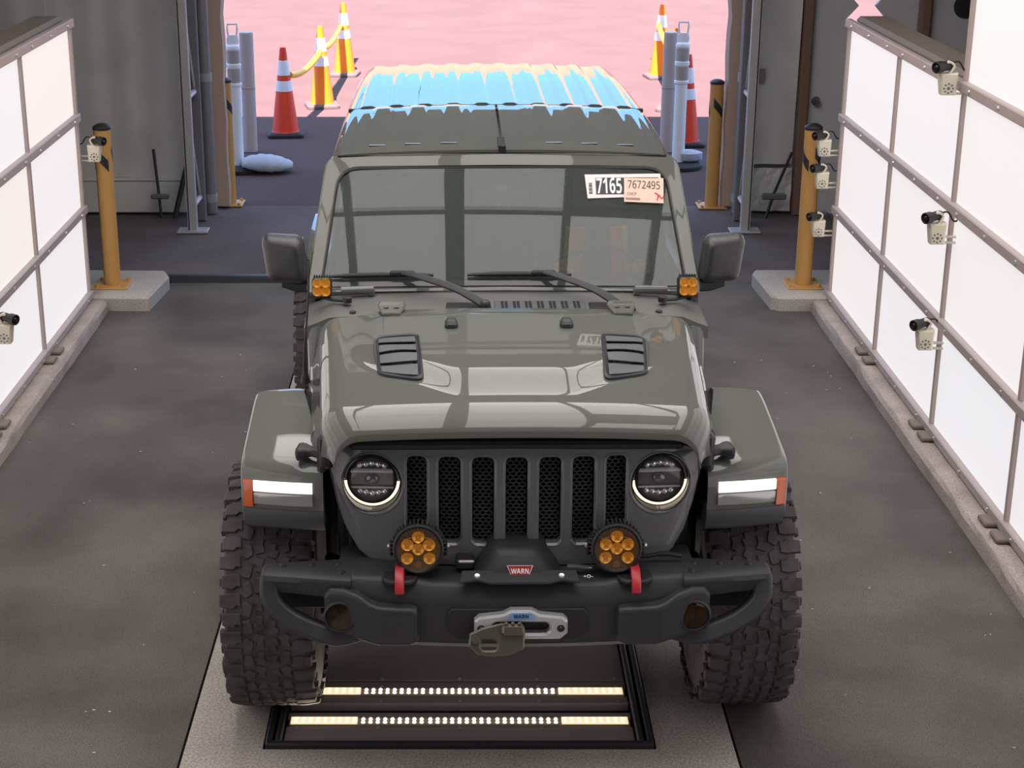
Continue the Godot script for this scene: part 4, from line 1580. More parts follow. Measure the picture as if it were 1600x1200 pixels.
func car_bumper(c: Node3D) -> void:
	var m := Mk.new()
	# main beam: sections (z, y) along x
	var secs := func(x: float) -> Array:
		var ax := absf(x)
		var back := 0.035 * pow(ax / 0.6, 2.0)
		var rise := 0.016 * smoothstep(0.28, 0.37, ax)
		var out := []
		for p in [[0.42, 0.765], [0.56, 0.772], [0.638, 0.766], [0.660, 0.752], [0.684, 0.715], [0.688, 0.70], [0.688, 0.60], [0.682, 0.565], [0.665, 0.548], [0.60, 0.545], [0.42, 0.56]]:
			out.append(Vector3(x, p[1] + (rise if p[1] > 0.7 else 0.0), p[0] - back))
		return out
	var rings := []
	for k in 41: rings.append(secs.call(lerpf(-0.60, 0.60, k / 40.0)))
	m.loft(rings)
	var b := part(m, "bumper", M.bumper, c, 50)
	# dark recess plate behind the fairlead
	m = Mk.new()
	var rp := []
	for p in [Vector2(-0.22, 0.69), Vector2(0.22, 0.69), Vector2(0.235, 0.67), Vector2(0.235, 0.61), Vector2(0.20, 0.575), Vector2(-0.20, 0.575), Vector2(-0.235, 0.61), Vector2(-0.235, 0.67)]: rp.append(p)
	m.extrude(rp, 0.68, 0.692, 0.003)
	part(m, "winch_plate", mat("232327", 0.55), b)
	# pods carrying the fog lights
	for s in [-1.0, 1.0]:
		m = Mk.new()
		rings = []
		var st := [[0.325, 0.585, 0.655, 0.675], [0.335, 0.570, 0.695, 0.708], [0.36, 0.564, 0.702, 0.718], [0.46, 0.564, 0.706, 0.718], [0.49, 0.568, 0.716, 0.710], [0.53, 0.575, 0.74, 0.694], [0.58, 0.582, 0.75, 0.676], [0.625, 0.588, 0.745, 0.66], [0.645, 0.61, 0.72, 0.645]]
		for q in st:
			var r := []
			for p in rrect(0.2, q[2] - q[1], 0.018, 4): r.append(Vector3(s * q[0], (q[1] + q[2]) / 2 + p.y, q[3] - 0.1 + p.x))
			rings.append(r)
		m.loft(rings)
		part(m, "fog_pod", M.bumper, b, 34)
		# fog light
		m = Mk.new()
		var fa := Vector3(s * 0.59, 0.655, 0.668)
		var fw := Vector3(s * 0.1, 0.08, 1.0).normalized()
		m.lathe([Vector2(0.056, -0.02), Vector2(0.057, 0.012), Vector2(0.050, 0.017), Vector2(0.046, 0.008), Vector2(0.0, 0.004)], 28, fa, fw)
		var fog := part(m, "fog_light", M.black, b)
		m = Mk.new()
		var qf := Quaternion(Vector3(0, 0, 1), fw)
		for x in [-0.018, 0.018]:
			for y in [-0.014, 0.014]: m.lathe([Vector2(0.014, 0.012), Vector2(0.009, 0.008), Vector2(0.0, 0.007)], 14, fa + qf * Vector3(x, y, 0), fw)
		m.hint(0, fw)
		part(m, "amber_cell", mat("5c3c14", 0.3, 0.3), fog)
		m = Mk.new()
		m.lathe([Vector2(0.046, 0.013), Vector2(0.03, 0.015), Vector2(0.0, 0.0155)], 24, fa, fw)
		part(m, "amber_cover", pane("2c1c08", 0.72, 0.05), fog)
		# upper bar out to the corner
		m = Mk.new()
		rings = []
		for k in 15:
			var u := k / 14.0
			var x := lerpf(0.555, 0.845, u)
			var zf := 0.655 - 0.07 * u
			var zb := 0.49 + 0.01 * u
			var yt := 0.781 - 0.012 * u
			var hgt := 0.078 - 0.012 * u
			rings.append([Vector3(s * x, yt, zb), Vector3(s * x, yt + 0.002, zf - 0.05), Vector3(s * x, yt - 0.001, zf - 0.02), Vector3(s * x, yt - 0.008, zf - 0.006), Vector3(s * x, yt - 0.024, zf), Vector3(s * x, yt - hgt, zf - 0.012), Vector3(s * x, yt - hgt - 0.008, zf - 0.04), Vector3(s * x, yt - hgt - 0.008, zb + 0.03), Vector3(s * x, yt - 0.03, zb)])
		var endr: Array = rings[-1]
		for e in [[0.010, 0.94], [0.016, 0.80], [0.018, 0.55]]:
			var r := []
			var cen := Vector3.ZERO
			for p in endr: cen += p / endr.size()
			for p in endr: r.append(cen + (p - cen) * e[1] + Vector3(s * e[0], 0, 0))
			rings.append(r)
		m.loft(rings)
		var bar := part(m, "end_bar", M.bumper, b, 34)
		m = Mk.new()
		for p in [[0.60, 0.54], [0.69, 0.535], [0.79, 0.53], [0.585, 0.60]]:
			m.lathe([Vector2(0, 0.011), Vector2(0.007, 0.010), Vector2(0.011, 0.004), Vector2(0.012, 0.0)], 10, Vector3(s * p[0], 0.782 - (p[0] - 0.555) * 0.041, p[1]))
		m.lathe([Vector2(0, 0.009), Vector2(0.007, 0.008), Vector2(0.011, 0.0)], 10, Vector3(s * 0.60, 0.735, 0.648), Vector3(0, 0.2, 1))
		m.lathe([Vector2(0, 0.009), Vector2(0.007, 0.008), Vector2(0.011, 0.0)], 10, Vector3(s * 0.60, 0.562, 0.662), Vector3(0, -0.2, 1))
		part(m, "end_bar_bolts", M.black, b).set_meta("kind", "stuff")
		# lower hoop
		m = Mk.new()
		m.sweep(bez([Vector3(s * 0.832, 0.745, 0.55), Vector3(s * 0.835, 0.70, 0.565), Vector3(s * 0.82, 0.66, 0.582), Vector3(s * 0.77, 0.618, 0.602), Vector3(s * 0.69, 0.586, 0.626), Vector3(s * 0.6, 0.570, 0.645), Vector3(s * 0.5, 0.578, 0.60)], 5), rrect(0.066, 0.066, 0.018, 4), 1.0, Vector3(0, 0.25, 1))
		part(m, "hoop", M.bumper, b, 60)
		m = Mk.new()
		m.box(Vector3(s * 0.70, 0.68, 0.50), Vector3(0.25, 0.16, 0.02), 0.01)
		part(m, "splash_panel", mat("1c1c1f", 0.7), b)
		# tow hook
		m = Mk.new()
		m.t = Transform3D(Basis(Vector3(0, 0, -1), Vector3(0, 1, 0), Vector3(1, 0, 0)), Vector3(s * 0.392 - 0.015, 0, 0))
		m.extrude([Vector2(-0.58, 0.77), Vector2(-0.62, 0.77), Vector2(-0.668, 0.762), Vector2(-0.695, 0.745), Vector2(-0.702, 0.752), Vector2(-0.698, 0.775), Vector2(-0.665, 0.808), Vector2(-0.62, 0.816), Vector2(-0.58, 0.808)], 0.0, 0.03, 0.004)
		part(m, "tow_hook", M.red, b)
		m = Mk.new()
		m.t = Transform3D(Basis(Vector3.RIGHT, -PI / 2), Vector3(s * 0.392, 0.77, 0.615))
		m.extrude(rrect(0.12, 0.12, 0.045, 5), 0.0, 0.014, 0.006)
		part(m, "hook_surround", M.black, b)
	# winch cover
	m = Mk.new()
	rings = []
	for q in [[0.148, 0.768, 0.662, 0.40], [0.143, 0.79, 0.655, 0.41], [0.122, 0.818, 0.635, 0.42], [0.102, 0.848, 0.612, 0.43], [0.094, 0.860, 0.598, 0.44], [0.082, 0.868, 0.575, 0.45], [0.06, 0.871, 0.54, 0.46]]:
		rings.append([Vector3(-q[0], q[1], q[3]), Vector3(q[0], q[1], q[3]), Vector3(q[0], q[1], q[2] - 0.06), Vector3(q[0] * 0.55, q[1], q[2]), Vector3(-q[0] * 0.55, q[1], q[2]), Vector3(-q[0], q[1], q[2] - 0.06)])
	m.loft(rings)
	var wc := part(m, "winch_cover", mat("26262a", 0.5), b, 62)
	m = Mk.new()
	m.t = Transform3D(Basis(Vector3.RIGHT, Vector3(0, 0.3, 0.954), Vector3(0, 0.954, -0.3)) , Vector3(0.005, 0.79, 0.655))
	m.t = Transform3D(Basis(Vector3(1, 0, 0), Vector3(0, 0.25, -0.968), Vector3(0, 0.968, 0.25)), Vector3(0.005, 0.782, 0.69))
	m.extrude([Vector2(-0.2, 0.0), Vector2(-0.14, 0.012), Vector2(-0.1, -0.004), Vector2(0.1, -0.004), Vector2(0.14, 0.012), Vector2(0.2, 0.0), Vector2(0.19, 0.06), Vector2(-0.19, 0.06)], 0.0, 0.008, 0.002)
	part(m, "winch_bracket", M.bumper, b)
	m = Mk.new()
	for x in [-0.135, 0.145]: m.lathe([Vector2(0, 0.006), Vector2(0.005, 0.005), Vector2(0.009, 0.006), Vector2(0.011, 0.0)], 12, Vector3(x, 0.796, 0.665), Vector3(0, 0.9, 0.4))
	part(m, "bracket_screw", M.bolt, b)
	# badge on the winch cover
	var bt := Transform3D(Basis(Vector3.RIGHT, -0.64), Vector3(0.008, 0.806, 0.6475))
	m = Mk.new()
	m.t = bt
	m.extrude([Vector2(-0.044, 0.020), Vector2(0.044, 0.020), Vector2(0.028, -0.020), Vector2(-0.028, -0.020)], 0.0, 0.003)
	part(m, "badge_edge", mat("e8dcdc", 0.4), wc)
	m = Mk.new()
	m.t = bt
	m.extrude([Vector2(-0.0405, 0.018), Vector2(0.0405, 0.018), Vector2(0.0265, -0.018), Vector2(-0.0265, -0.018)], 0.002, 0.0042)
	part(m, "badge", mat("9c2028", 0.4), wc)
	words("WARN", 0.023, 0.002, mat("f4ecec", 0.4), wc, bt * Transform3D(Basis(), Vector3(0, 0, 0.0045)), "badge_lettering", 0.88)
	# control box parts each side of the winch
	m = Mk.new()
	m.box(Vector3(-0.175, 0.80, 0.55), Vector3(0.06, 0.035, 0.07), 0.006)
	part(m, "control_box", M.black, b)
	m = Mk.new()
	m.tube(bez([Vector3(-0.36, 0.80, 0.53), Vector3(-0.28, 0.81, 0.52), Vector3(-0.2, 0.82, 0.51), Vector3(-0.1, 0.85, 0.5)], 4), 0.006, 6)
	part(m, "winch_wiring", M.black, b)
	m = Mk.new()
	m.tube(bez([Vector3(0.36, 0.82, 0.53), Vector3(0.43, 0.81, 0.54), Vector3(0.50, 0.82, 0.54), Vector3(0.56, 0.81, 0.54)], 4), 0.008, 6)
	part(m, "winch_wiring", M.black, b)
	m = Mk.new()
	m.sweep(bez([Vector3(0.17, 0.795, 0.585), Vector3(0.20, 0.797, 0.59), Vector3(0.245, 0.793, 0.59), Vector3(0.255, 0.79, 0.575)], 5), rrect(0.018, 0.01, 0.004, 2), 1.0, Vector3.UP)
	part(m, "winch_lever", mat("9a9a9c", 0.3, 0.8), b)
	m = Mk.new()
	m.box(Vector3(-0.17, 0.815, 0.59), Vector3(0.055, 0.012, 0.012), 0.004)
	part(m, "winch_lever", mat("9a9a9c", 0.3, 0.8), b)
	words("+O-", 0.02, 0.001, mat("d0d0d0", 0.5), b, Transform3D(Basis(Vector3.RIGHT, -1.2), Vector3(0.235, 0.786, 0.645)), "lettering")
	# fairlead, thimble hook
	m = Mk.new()
	var fl := []
	for p in [Vector2(-0.155, 0.025), Vector2(-0.14, 0.04), Vector2(-0.06, 0.05), Vector2(-0.035, 0.065), Vector2(0.035, 0.065), Vector2(0.06, 0.05), Vector2(0.14, 0.04), Vector2(0.155, 0.025), Vector2(0.155, -0.02), Vector2(0.13, -0.042), Vector2(-0.13, -0.042), Vector2(-0.155, -0.02)]: fl.append(p)
	var hole := []
	for p in rrect(0.19, 0.04, 0.018, 4): hole.append(p)
	m.t = Transform3D(Basis(), Vector3(0.01, 0.634, 0.692))
	m.plate(fl, [hole], 0.0, 0.032, 0.007)
	var fair := part(m, "fairlead", mat("c2c2c6", 0.32, 0.5), b, 30)
	m = Mk.new()
	for x in [-0.122, 0.142]: m.lathe([Vector2(0, 0.04), Vector2(0.006, 0.04), Vector2(0.009, 0.034), Vector2(0.013, 0.033), Vector2(0.013, 0.03)], 14, Vector3(x, 0.634, 0.692), Vector3(0, 0, 1))
	part(m, "fairlead_bolt", mat("3a3a3c", 0.4, 0.7), fair)
	m = Mk.new()
	m.t = Transform3D(Basis(), Vector3(0.01, 0.634, 0.692))
	m.extrude([Vector2(-0.05, 0.032), Vector2(0.05, 0.032), Vector2(0.03, 0.058), Vector2(-0.03, 0.058)], 0.03, 0.0335)
	part(m, "fairlead_label", mat("7fb0e8", 0.4), fair)
	words("WARN", 0.019, 0.001, mat("22304a", 0.4), fair, Transform3D(Basis(), Vector3(0.01, 0.679, 0.726)), "fairlead_lettering", 0.9)
	m = Mk.new()
	var hk := []
	for p in [Vector2(-0.075, 0.02), Vector2(-0.03, 0.04), Vector2(0.03, 0.055), Vector2(0.10, 0.05), Vector2(0.108, 0.03), Vector2(0.105, -0.03), Vector2(0.06, -0.05), Vector2(0.0, -0.056), Vector2(-0.05, -0.05), Vector2(-0.08, -0.02)]: hk.append(p)
	var hh := []
	for p in rrect(0.055, 0.034, 0.014, 4): hh.append(p + Vector2(-0.012, -0.018))
	m.t = Transform3D(Basis(Vector3.RIGHT, -0.45), Vector3(-0.085, 0.60, 0.735))
	m.plate(hk, [hh], -0.012, 0.02, 0.006)
	m.box(Vector3(0.068, 0.032, 0.026), Vector3(0.075, 0.036, 0.02), 0.008)
	for k in 3: m.box(Vector3(0.045 + k * 0.022, 0.052, 0.022), Vector3(0.014, 0.012, 0.03), 0.004)
	m.lathe([Vector2(0, 0.03), Vector2(0.014, 0.028), Vector2(0.016, 0.018)], 14, Vector3(-0.055, 0.0, 0), Vector3(0, 0, 1))
	part(m, "winch_hook", mat("706c62", 0.38, 0.6), b, 30)
	# skid plate edge under the beam
	m = Mk.new()
	rings = []
	for k in 21:
		var x := lerpf(-0.64, 0.64, k / 20.0)
		var y := 0.532 + 0.02 * pow(absf(x) / 0.64, 3.0)
		var zz := 0.66 - 0.04 * pow(absf(x) / 0.64, 2.0)
		rings.append([Vector3(x, y, zz), Vector3(x, y + 0.012, zz), Vector3(x, y + 0.012, 0.40), Vector3(x, y - 0.02, 0.40)])
	m.loft(rings)
	part(m, "skid_plate", mat("8a8480", 0.4, 0.3), b, 50)

func car_lights(c: Node3D) -> void:
	for s in [-1.0, 1.0]:
		# big round amber driving light
		var at := Vector3(s * 0.330, 0.872, 0.60)
		var fw := Vector3(0, 0.12, 1.0).normalized()
		var q := Quaternion(Vector3(0, 0, 1), fw)
		var tf := Transform3D(Basis(q), at)
		var m := Mk.new()
		m.lathe([Vector2(0, -0.06), Vector2(0.05, -0.06), Vector2(0.07, -0.03), Vector2(0.078, 0.0), Vector2(0.085, 0.004), Vector2(0.086, 0.018), Vector2(0.08, 0.022), Vector2(0.073, 0.014), Vector2(0.0, 0.012)], 40, at, fw)
		var d := part(m, "driving_light", M.black, c)
		m = Mk.new()
		m.t = tf
		for k in 40:
			var a := TAU * k / 40
			m.t = tf * Transform3D(Basis(Vector3(0, 0, 1), a), Vector3.ZERO)
			m.box(Vector3(0.084, 0, -0.018), Vector3(0.014, 0.004, 0.04), 0.001)
			if absf(fmod(a + TAU, TAU) - PI / 2) < 0.95 or absf(fmod(a + TAU, TAU) - 3 * PI / 2) < 0.95: m.box(Vector3(0.071, 0, 0.013), Vector3(0.016, 0.004, 0.008), 0.001)
		part(m, "fin", M.trim, d).set_meta("kind", "stuff")
		m = Mk.new()
		m.t = tf
		m.extrude([Vector2(-0.06, 0.012), Vector2(-0.052, 0.034), Vector2(-0.024, 0.04), Vector2(-0.018, 0.062), Vector2(0.018, 0.062), Vector2(0.024, 0.04), Vector2(0.052, 0.034), Vector2(0.06, 0.012), Vector2(0.055, -0.05), Vector2(0.024, -0.048), Vector2(0.018, -0.04), Vector2(-0.018, -0.04), Vector2(-0.024, -0.048), Vector2(-0.055, -0.05)], 0.010, 0.0155, 0.002)
		part(m, "amber_plate", mat("5c3a12", 0.3, 0.3), d)
		for p in [Vector2(0, 0.043), Vector2(-0.036, 0.016), Vector2(0.036, 0.016), Vector2(0, 0.002), Vector2(-0.037, -0.030), Vector2(0.037, -0.030)]:
			m = Mk.new()
			m.lathe([Vector2(0.0205, 0.023), Vector2(0.0195, 0.0235), Vector2(0.013, 0.0172), Vector2(0.007, 0.0165), Vector2(0.006, 0.019), Vector2(0.0, 0.02)], 22, at + q * Vector3(p.x, p.y, 0), fw)
			m.hint(0, fw)
			part(m, "amber_cell", M.amber_bulb, d)
		m = Mk.new()
		m.t = tf
		m.extrude(disc(0.013, 18, Vector2(0, -0.056)), 0.012, 0.017, 0.002)
		part(m, "emblem", mat("6a4420", 0.4), d)
		m = Mk.new()
		m.lathe([Vector2(0.074, 0.024), Vector2(0.05, 0.026), Vector2(0.0, 0.027)], 32, at, fw)
		part(m, "cover_glass", pane("ffb040", 0.06, 0.03), d)
		m = Mk.new()
		m.box(at + Vector3(0, -0.085, -0.03), Vector3(0.05, 0.03, 0.05), 0.006)
		for e in [-1.0, 1.0]: m.box(at + Vector3(e * 0.092, -0.01, -0.02), Vector3(0.01, 0.05, 0.03), 0.004)
		part(m, "bracket", M.black, d)
		m = Mk.new()
		for e in [-1.0, 1.0]: m.lathe([Vector2(0, 0.008), Vector2(0.007, 0.007), Vector2(0.009, 0)], 8, at + Vector3(e * 0.097, 0.0, -0.015), Vector3(e, 0, 0))
		part(m, "bracket_bolt", M.bolt, d)
		# square amber pillar light
		at = Vector3(s * 0.727, 1.405, -0.70)
		fw = Vector3(s * 0.02, 0.16, 1.0).normalized()
		tf = Transform3D(Basis(Quaternion(Vector3(0, 0, 1), fw)), at)
		m = Mk.new()
		m.t = tf
		m.extrude(rrect(0.078, 0.078, 0.014, 4), -0.03, 0.01, 0.006)
		for k in 7: m.box(Vector3(-0.03 + k * 0.01, 0.041, -0.012), Vector3(0.004, 0.012, 0.034), 0.001)
		var pl := part(m, "pillar_light", M.black, c)
		for p in [Vector2(-0.017, 0.017), Vector2(0.017, 0.017), Vector2(-0.017, -0.017), Vector2(0.017, -0.017)]:
			m = Mk.new()
			m.t = tf
			m.lathe([Vector2(0.0185, 0.016), Vector2(0.017, 0.0165), Vector2(0.01, 0.0115), Vector2(0.004, 0.012), Vector2(0.0, 0.0125)], 20, Vector3(p.x, p.y, 0), Vector3(0, 0, 1))
			m.hint(0, fw)
			part(m, "amber_cell", M.amber_bulb, pl)
		m = Mk.new()
		m.t = tf
		m.extrude(rrect(0.07, 0.07, 0.016, 4), 0.016, 0.019, 0.001)
		part(m, "cover_glass", pane("ffb040", 0.15, 0.03), pl)
		m = Mk.new()
		m.sweep([Vector3(s * 0.73, 1.36, -0.715), Vector3(s * 0.68, 1.352, -0.70), Vector3(s * 0.62, 1.352, -0.685)], rrect(0.02, 0.012, 0.004, 2), 1.0, Vector3.UP)
		m.lathe([Vector2(0.018, 0.0), Vector2(0.018, 0.02), Vector2(0.0, 0.022)], 14, Vector3(s * 0.625, 1.35, -0.672))
		m.box(at + Vector3(0, -0.042, -0.012), Vector3(0.05, 0.014, 0.03), 0.004)
		part(m, "bracket", M.black, pl)

func car_cowl(c: Node3D) -> void:
	var m := Mk.new()
	var g := []
	for z in [-0.54, -0.60, -0.66, -0.74, -0.79, -0.82]:
		var row := []
		for k in 33:
			var x := lerpf(-0.79, 0.79, k / 32.0)
			var y: float = 1.352 - 0.02 * pow(absf(x) / 0.75, 2.2) - 0.035 * smoothstep(0.68, 0.79, absf(x)) + 0.045 * (-z - 0.54) - 0.008
			row.append(Vector3(x, y, z))
		g.append(row)
	m.shell(g, Vector3.UP, Vector3(0, -0.05, 0))
	var cw := part(m, "cowl", mat("646562", 0.5), c, 50)
	m = Mk.new()
	m.box(Vector3(0.135, 1.346, -0.625), Vector3(0.36, 0.012, 0.12), 0.004)
	part(m, "cowl_grille", mat("55565a", 0.55), cw)
	m = Mk.new()
	for k in 7:
		for q in 2: m.box(Vector3(-0.012 + k * 0.0475 + q * 0.015, 1.351, -0.625), Vector3(0.011, 0.005, 0.095), 0.001)
	part(m, "cowl_slot", mat("101011", 0.8), cw).set_meta("kind", "stuff")
	for x in [-0.145, 0.42]:
		m = Mk.new()
		m.box(Vector3(x, 1.344, -0.625), Vector3(0.18, 0.012, 0.09), 0.004)
		part(m, "wiper_well", mat("242426", 0.7), cw)
	for s in [-1.0, 1.0]:
		# windshield hinge: short round bar at the foot of the frame
		m = Mk.new()
		m.tube([Vector3(s * 0.525, 1.372, -0.775), Vector3(s * 0.655, 1.37, -0.772)], 0.0165, 14)
		m.box(Vector3(s * 0.535, 1.362, -0.78), Vector3(0.03, 0.03, 0.03), 0.006)
		paint(m, "frame_hinge", cw)
		m = Mk.new()
		m.lathe([Vector2(0, 0.008), Vector2(0.012, 0.006), Vector2(0.014, 0.0)], 12, Vector3(s * 0.60, 1.336, -0.58))
		part(m, "cowl_plug", M.trim, cw)
	# wipers
	var wt := ws_frame()
	for k in 2:
		var piv := [Vector3(-0.08, 1.358, -0.60), Vector3(0.455, 1.352, -0.60)][k] as Vector3
		var mid: Vector3 = wt * Vector3([-0.41, 0.16][k], 0.062, 0.045)
		m = Mk.new()
		m.sweep(bez([piv, piv.lerp(mid, 0.35) + Vector3(0, 0.024, 0.012), piv.lerp(mid, 0.8) + Vector3(0, 0.014, 0.01), mid], 5), rrect(0.03, 0.014, 0.005, 2), [1.15, 1.15, 1.1, 1.1, 1.05, 1.0, 1.0, 0.95, 0.95, 0.9, 0.85, 0.8, 0.75, 0.7, 0.65, 0.6], Vector3(0, 0.58, 0.8))
		m.lathe([Vector2(0.02, -0.02), Vector2(0.02, 0.012), Vector2(0.012, 0.02), Vector2(0, 0.021)], 16, piv, Vector3(0, 1, 0.2))
		var w := part(m, "wiper", M.trim, c, 45)
		m = Mk.new()
		var x0: float = [-0.70, -0.148][k]
		var x1: float = [-0.285, 0.272][k]
		var path := []
		for i in 9:
			var x := lerpf(x0, x1, i / 8.0)
			path.append(wt * Vector3(x, 0.063 - 0.004 * pow((i - 4) / 4.0, 2.0), 0.024 - ws_sag(x)))
		m.sweep(path, rrect(0.018, 0.022, 0.005, 2), [0.5, 0.8, 0.95, 1, 1, 1, 0.95, 0.8, 0.5], Vector3(0, 0.58, 0.8))
		m.box(mid + Vector3(0, -0.006, -0.012), Vector3(0.10, 0.02, 0.022), 0.006)
		part(m, "wiper_blade", M.black, w, 45)

func ws_frame() -> Transform3D:
	return Transform3D(Basis(Vector3(1, 0, 0), Vector3(0, 0.812, -0.584), Vector3(0, 0.584, 0.812)), Vector3(0, 1.36, -0.80))

func ws_sag(x: float) -> float:
	return 0.016 * pow(x / 0.7, 2.0)

func car_windshield(c: Node3D) -> void:
	var tf := ws_frame()
	var outline := []
	for p in [Vector2(-0.79, -0.01), Vector2(0.79, -0.01), Vector2(0.798, 0.02), Vector2(0.735, 0.54), Vector2(0.725, 0.575), Vector2(0.70, 0.597), Vector2(0.35, 0.602), Vector2(-0.35, 0.602), Vector2(-0.70, 0.597), Vector2(-0.725, 0.575), Vector2(-0.735, 0.54), Vector2(-0.798, 0.02)]: outline.append(p)
	var g := glass_outline(1.0)
	var bow := func(p: Vector3) -> Vector3: return Vector3(p.x, p.y, p.z - ws_sag(p.x))
	var m := Mk.new()
	m.plate(outline, [g], -0.045, 0.012, 0.008)
	m.warp(bow)
	m.warp(func(p): return tf * p)
	var fr := paint(m, "windshield_frame", c, 30)
	# black gasket
	m = Mk.new()
	var path := []
	for p in g: path.append(tf * bow.call(Vector3(p.x, p.y, 0.004)))
	m.tube(path, 0.0045, 6, false, true)
	part(m, "gasket", M.black, fr, 60)
	# glass
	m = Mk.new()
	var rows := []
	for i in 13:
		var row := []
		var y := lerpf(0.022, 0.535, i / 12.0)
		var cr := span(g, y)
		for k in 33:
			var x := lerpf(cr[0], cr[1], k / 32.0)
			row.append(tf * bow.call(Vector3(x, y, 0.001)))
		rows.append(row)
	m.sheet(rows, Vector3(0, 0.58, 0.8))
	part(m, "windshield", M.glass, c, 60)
	# mirror and sensor behind the glass
	m = Mk.new()
	m.box(tf * Vector3(0, 0.43, -0.06), Vector3(0.07, 0.10, 0.06), 0.015)
	m.box(Vector3(0, 1.66, -1.16), Vector3(0.24, 0.065, 0.03), 0.015)
	part(m, "rear_view_mirror", M.black, c)
	# lot number papers on the glass
	var on := func(x: float, y: float, out: float, turn: float) -> Transform3D:
		return tf * Transform3D(Basis(Vector3(0, 1, 0), 2 * 0.016 * x / 0.49) * Basis(Vector3(0, 0, 1), turn), Vector3(x, y, out - ws_sag(x)))
	var t1: Transform3D = on.call(0.500, 0.455, 0.0045, 0.02)
	m = Mk.new()
	m.t = t1
	m.extrude([Vector2(-0.152, -0.052), Vector2(0.155, -0.044), Vector2(0.155, 0.056), Vector2(-0.160, 0.054)], 0, 0.0012)
	var l1 := part(m, "paper_label", mat("f6efee", 0.6), c, 38, "white paper label with large number starting 7165")
	m = Mk.new()
	m.t = t1
	m.box(Vector3(0.015, 0.002, 0.0016), Vector3(0.262, 0.074, 0.0012))
	part(m, "number_block", mat("4a4a50", 0.7), l1)
	words("7165", 0.094, 0.0008, mat("fbf6f6", 0.6), l1, t1 * Transform3D(Basis(), Vector3(-0.061, 0.002, 0.0026)), "lettering", 0.52)
	m = Mk.new()
	m.t = t1
	for k in 9: m.box(Vector3(-0.138, -0.03 + k * 0.0056, 0.0016), Vector3(0.014, 0.0028 if k % 3 else 0.0042, 0.001))
	part(m, "bar_code", mat("38363a", 0.7), l1).set_meta("kind", "stuff")
	var t2: Transform3D = on.call(0.578, 0.438, 0.0105, -0.03)
	m = Mk.new()
	m.t = t2
	m.extrude([Vector2(-0.078, -0.056), Vector2(0.085, -0.056), Vector2(0.085, 0.056), Vector2(0.0, 0.052), Vector2(-0.078, 0.05)], 0, 0.0012)
	var l2 := part(m, "paper_label", mat("f6d8c6", 0.6), c, 38, "peach paper label printed 7672495")
	words("7672495", 0.048, 0.0008, mat("5a4a46", 0.6), l2, t2 * Transform3D(Basis(), Vector3(0.004, 0.022, 0.002)), "lettering", 0.74, false)
	words("CHCP", 0.018, 0.0006, mat("8a726a", 0.6), l2, t2 * Transform3D(Basis(), Vector3(-0.046, -0.02, 0.002)), "lettering", 0.9, false)
	m = Mk.new()
	m.t = t2
	m.box(Vector3(-0.042, -0.042, 0.0014), Vector3(0.06, 0.010, 0.0008))
	part(m, "printed_line", mat("a48a86", 0.6), l2)
	m = Mk.new()
	m.t = t2
	m.tube(bez([Vector3(0.048, -0.012, 0.002), Vector3(0.062, -0.02, 0.002), Vector3(0.058, -0.045, 0.002), Vector3(0.066, -0.022, 0.002), Vector3(0.076, -0.036, 0.002), Vector3(0.084, -0.026, 0.002)], 5), 0.0022, 6)
	part(m, "red_mark", mat("e03a44", 0.5), l2)

func span(poly: Array, y: float) -> Array:
	var lo := 1e9
	var hi := -1e9
	for k in poly.size():
		var a: Vector2 = poly[k]
		var b: Vector2 = poly[(k + 1) % poly.size()]
		if (a.y - y) * (b.y - y) <= 0.0 and a.y != b.y:
			var x := a.x + (b.x - a.x) * (y - a.y) / (b.y - a.y)
			lo = minf(lo, x); hi = maxf(hi, x)
	return [lo, hi]

func glass_outline(k: float) -> Array:
	var out := []
	var cs := [Vector2(0.738, 0.02), Vector2(0.672, 0.538), Vector2(-0.672, 0.538), Vector2(-0.738, 0.02)]
	var rs := [0.05, 0.085, 0.085, 0.05]
	for i in 4:
		var a: Vector2 = cs[i]
		var e0 := a.move_toward(cs[(i + 3) % 4], rs[i])
		var e1 := a.move_toward(cs[(i + 1) % 4], rs[i])
		for q in 7:
			var u := q / 6.0
			out.append(e0.lerp(a, u).lerp(a.lerp(e1, u), u) * k)
	return out

func roof_y(x: float, z: float) -> float:
	var u := -z
	var y := 1.864 + 0.042 * (1.0 - pow(1.0 - clampf((u - 1.15) / 0.9, 0, 1), 1.8)) - 0.026 * pow(maxf(0.0, (u - 2.55) / 0.9), 2.0)
	y -= 0.022 * pow(absf(x) / 0.68, 2.2)
	return y

func roof_w(z: float) -> float:
	return lerpf(0.715, 0.675, clampf((-z - 1.15) / 2.3, 0, 1))

func roof_piece(zs: Array, x0: float, x1: float, ribs: Callable, m: Mk) -> void:
	var g := []
	for z in zs:
		var w := roof_w(z)
		var row := []
		var r := 0.06
		if x0 < -0.5:
			row.append(Vector3(-w - 0.018, roof_y(w, z) - 0.15, z))
			for k in 6:
				var a := PI / 2 * k / 6.0
				row.append(Vector3(-(w - r + r * cos(a)), roof_y(w - r, z) - r + r * sin(a), z))
		var a0 := maxf(x0, -(w - r))
		var a1 := minf(x1, w - r)
		var n := int((minf(x1, 0.655) - maxf(x0, -0.655)) / 0.0082)
		for k in n + 1:
			var x := lerpf(a0, a1, float(k) / n)
			row.append(Vector3(x, roof_y(x, z) + ribs.call(x, z), z))
		if x1 > 0.5:
			for k in range(5, -1, -1):
				var a := PI / 2 * k / 6.0
				row.append(Vector3(w - r + r * cos(a), roof_y(w - r, z) - r + r * sin(a), z))
			row.append(Vector3(w + 0.018, roof_y(w, z) - 0.15, z))
		g.append(row)
	m.shell(g, Vector3.UP, Vector3(0, -0.012, 0))

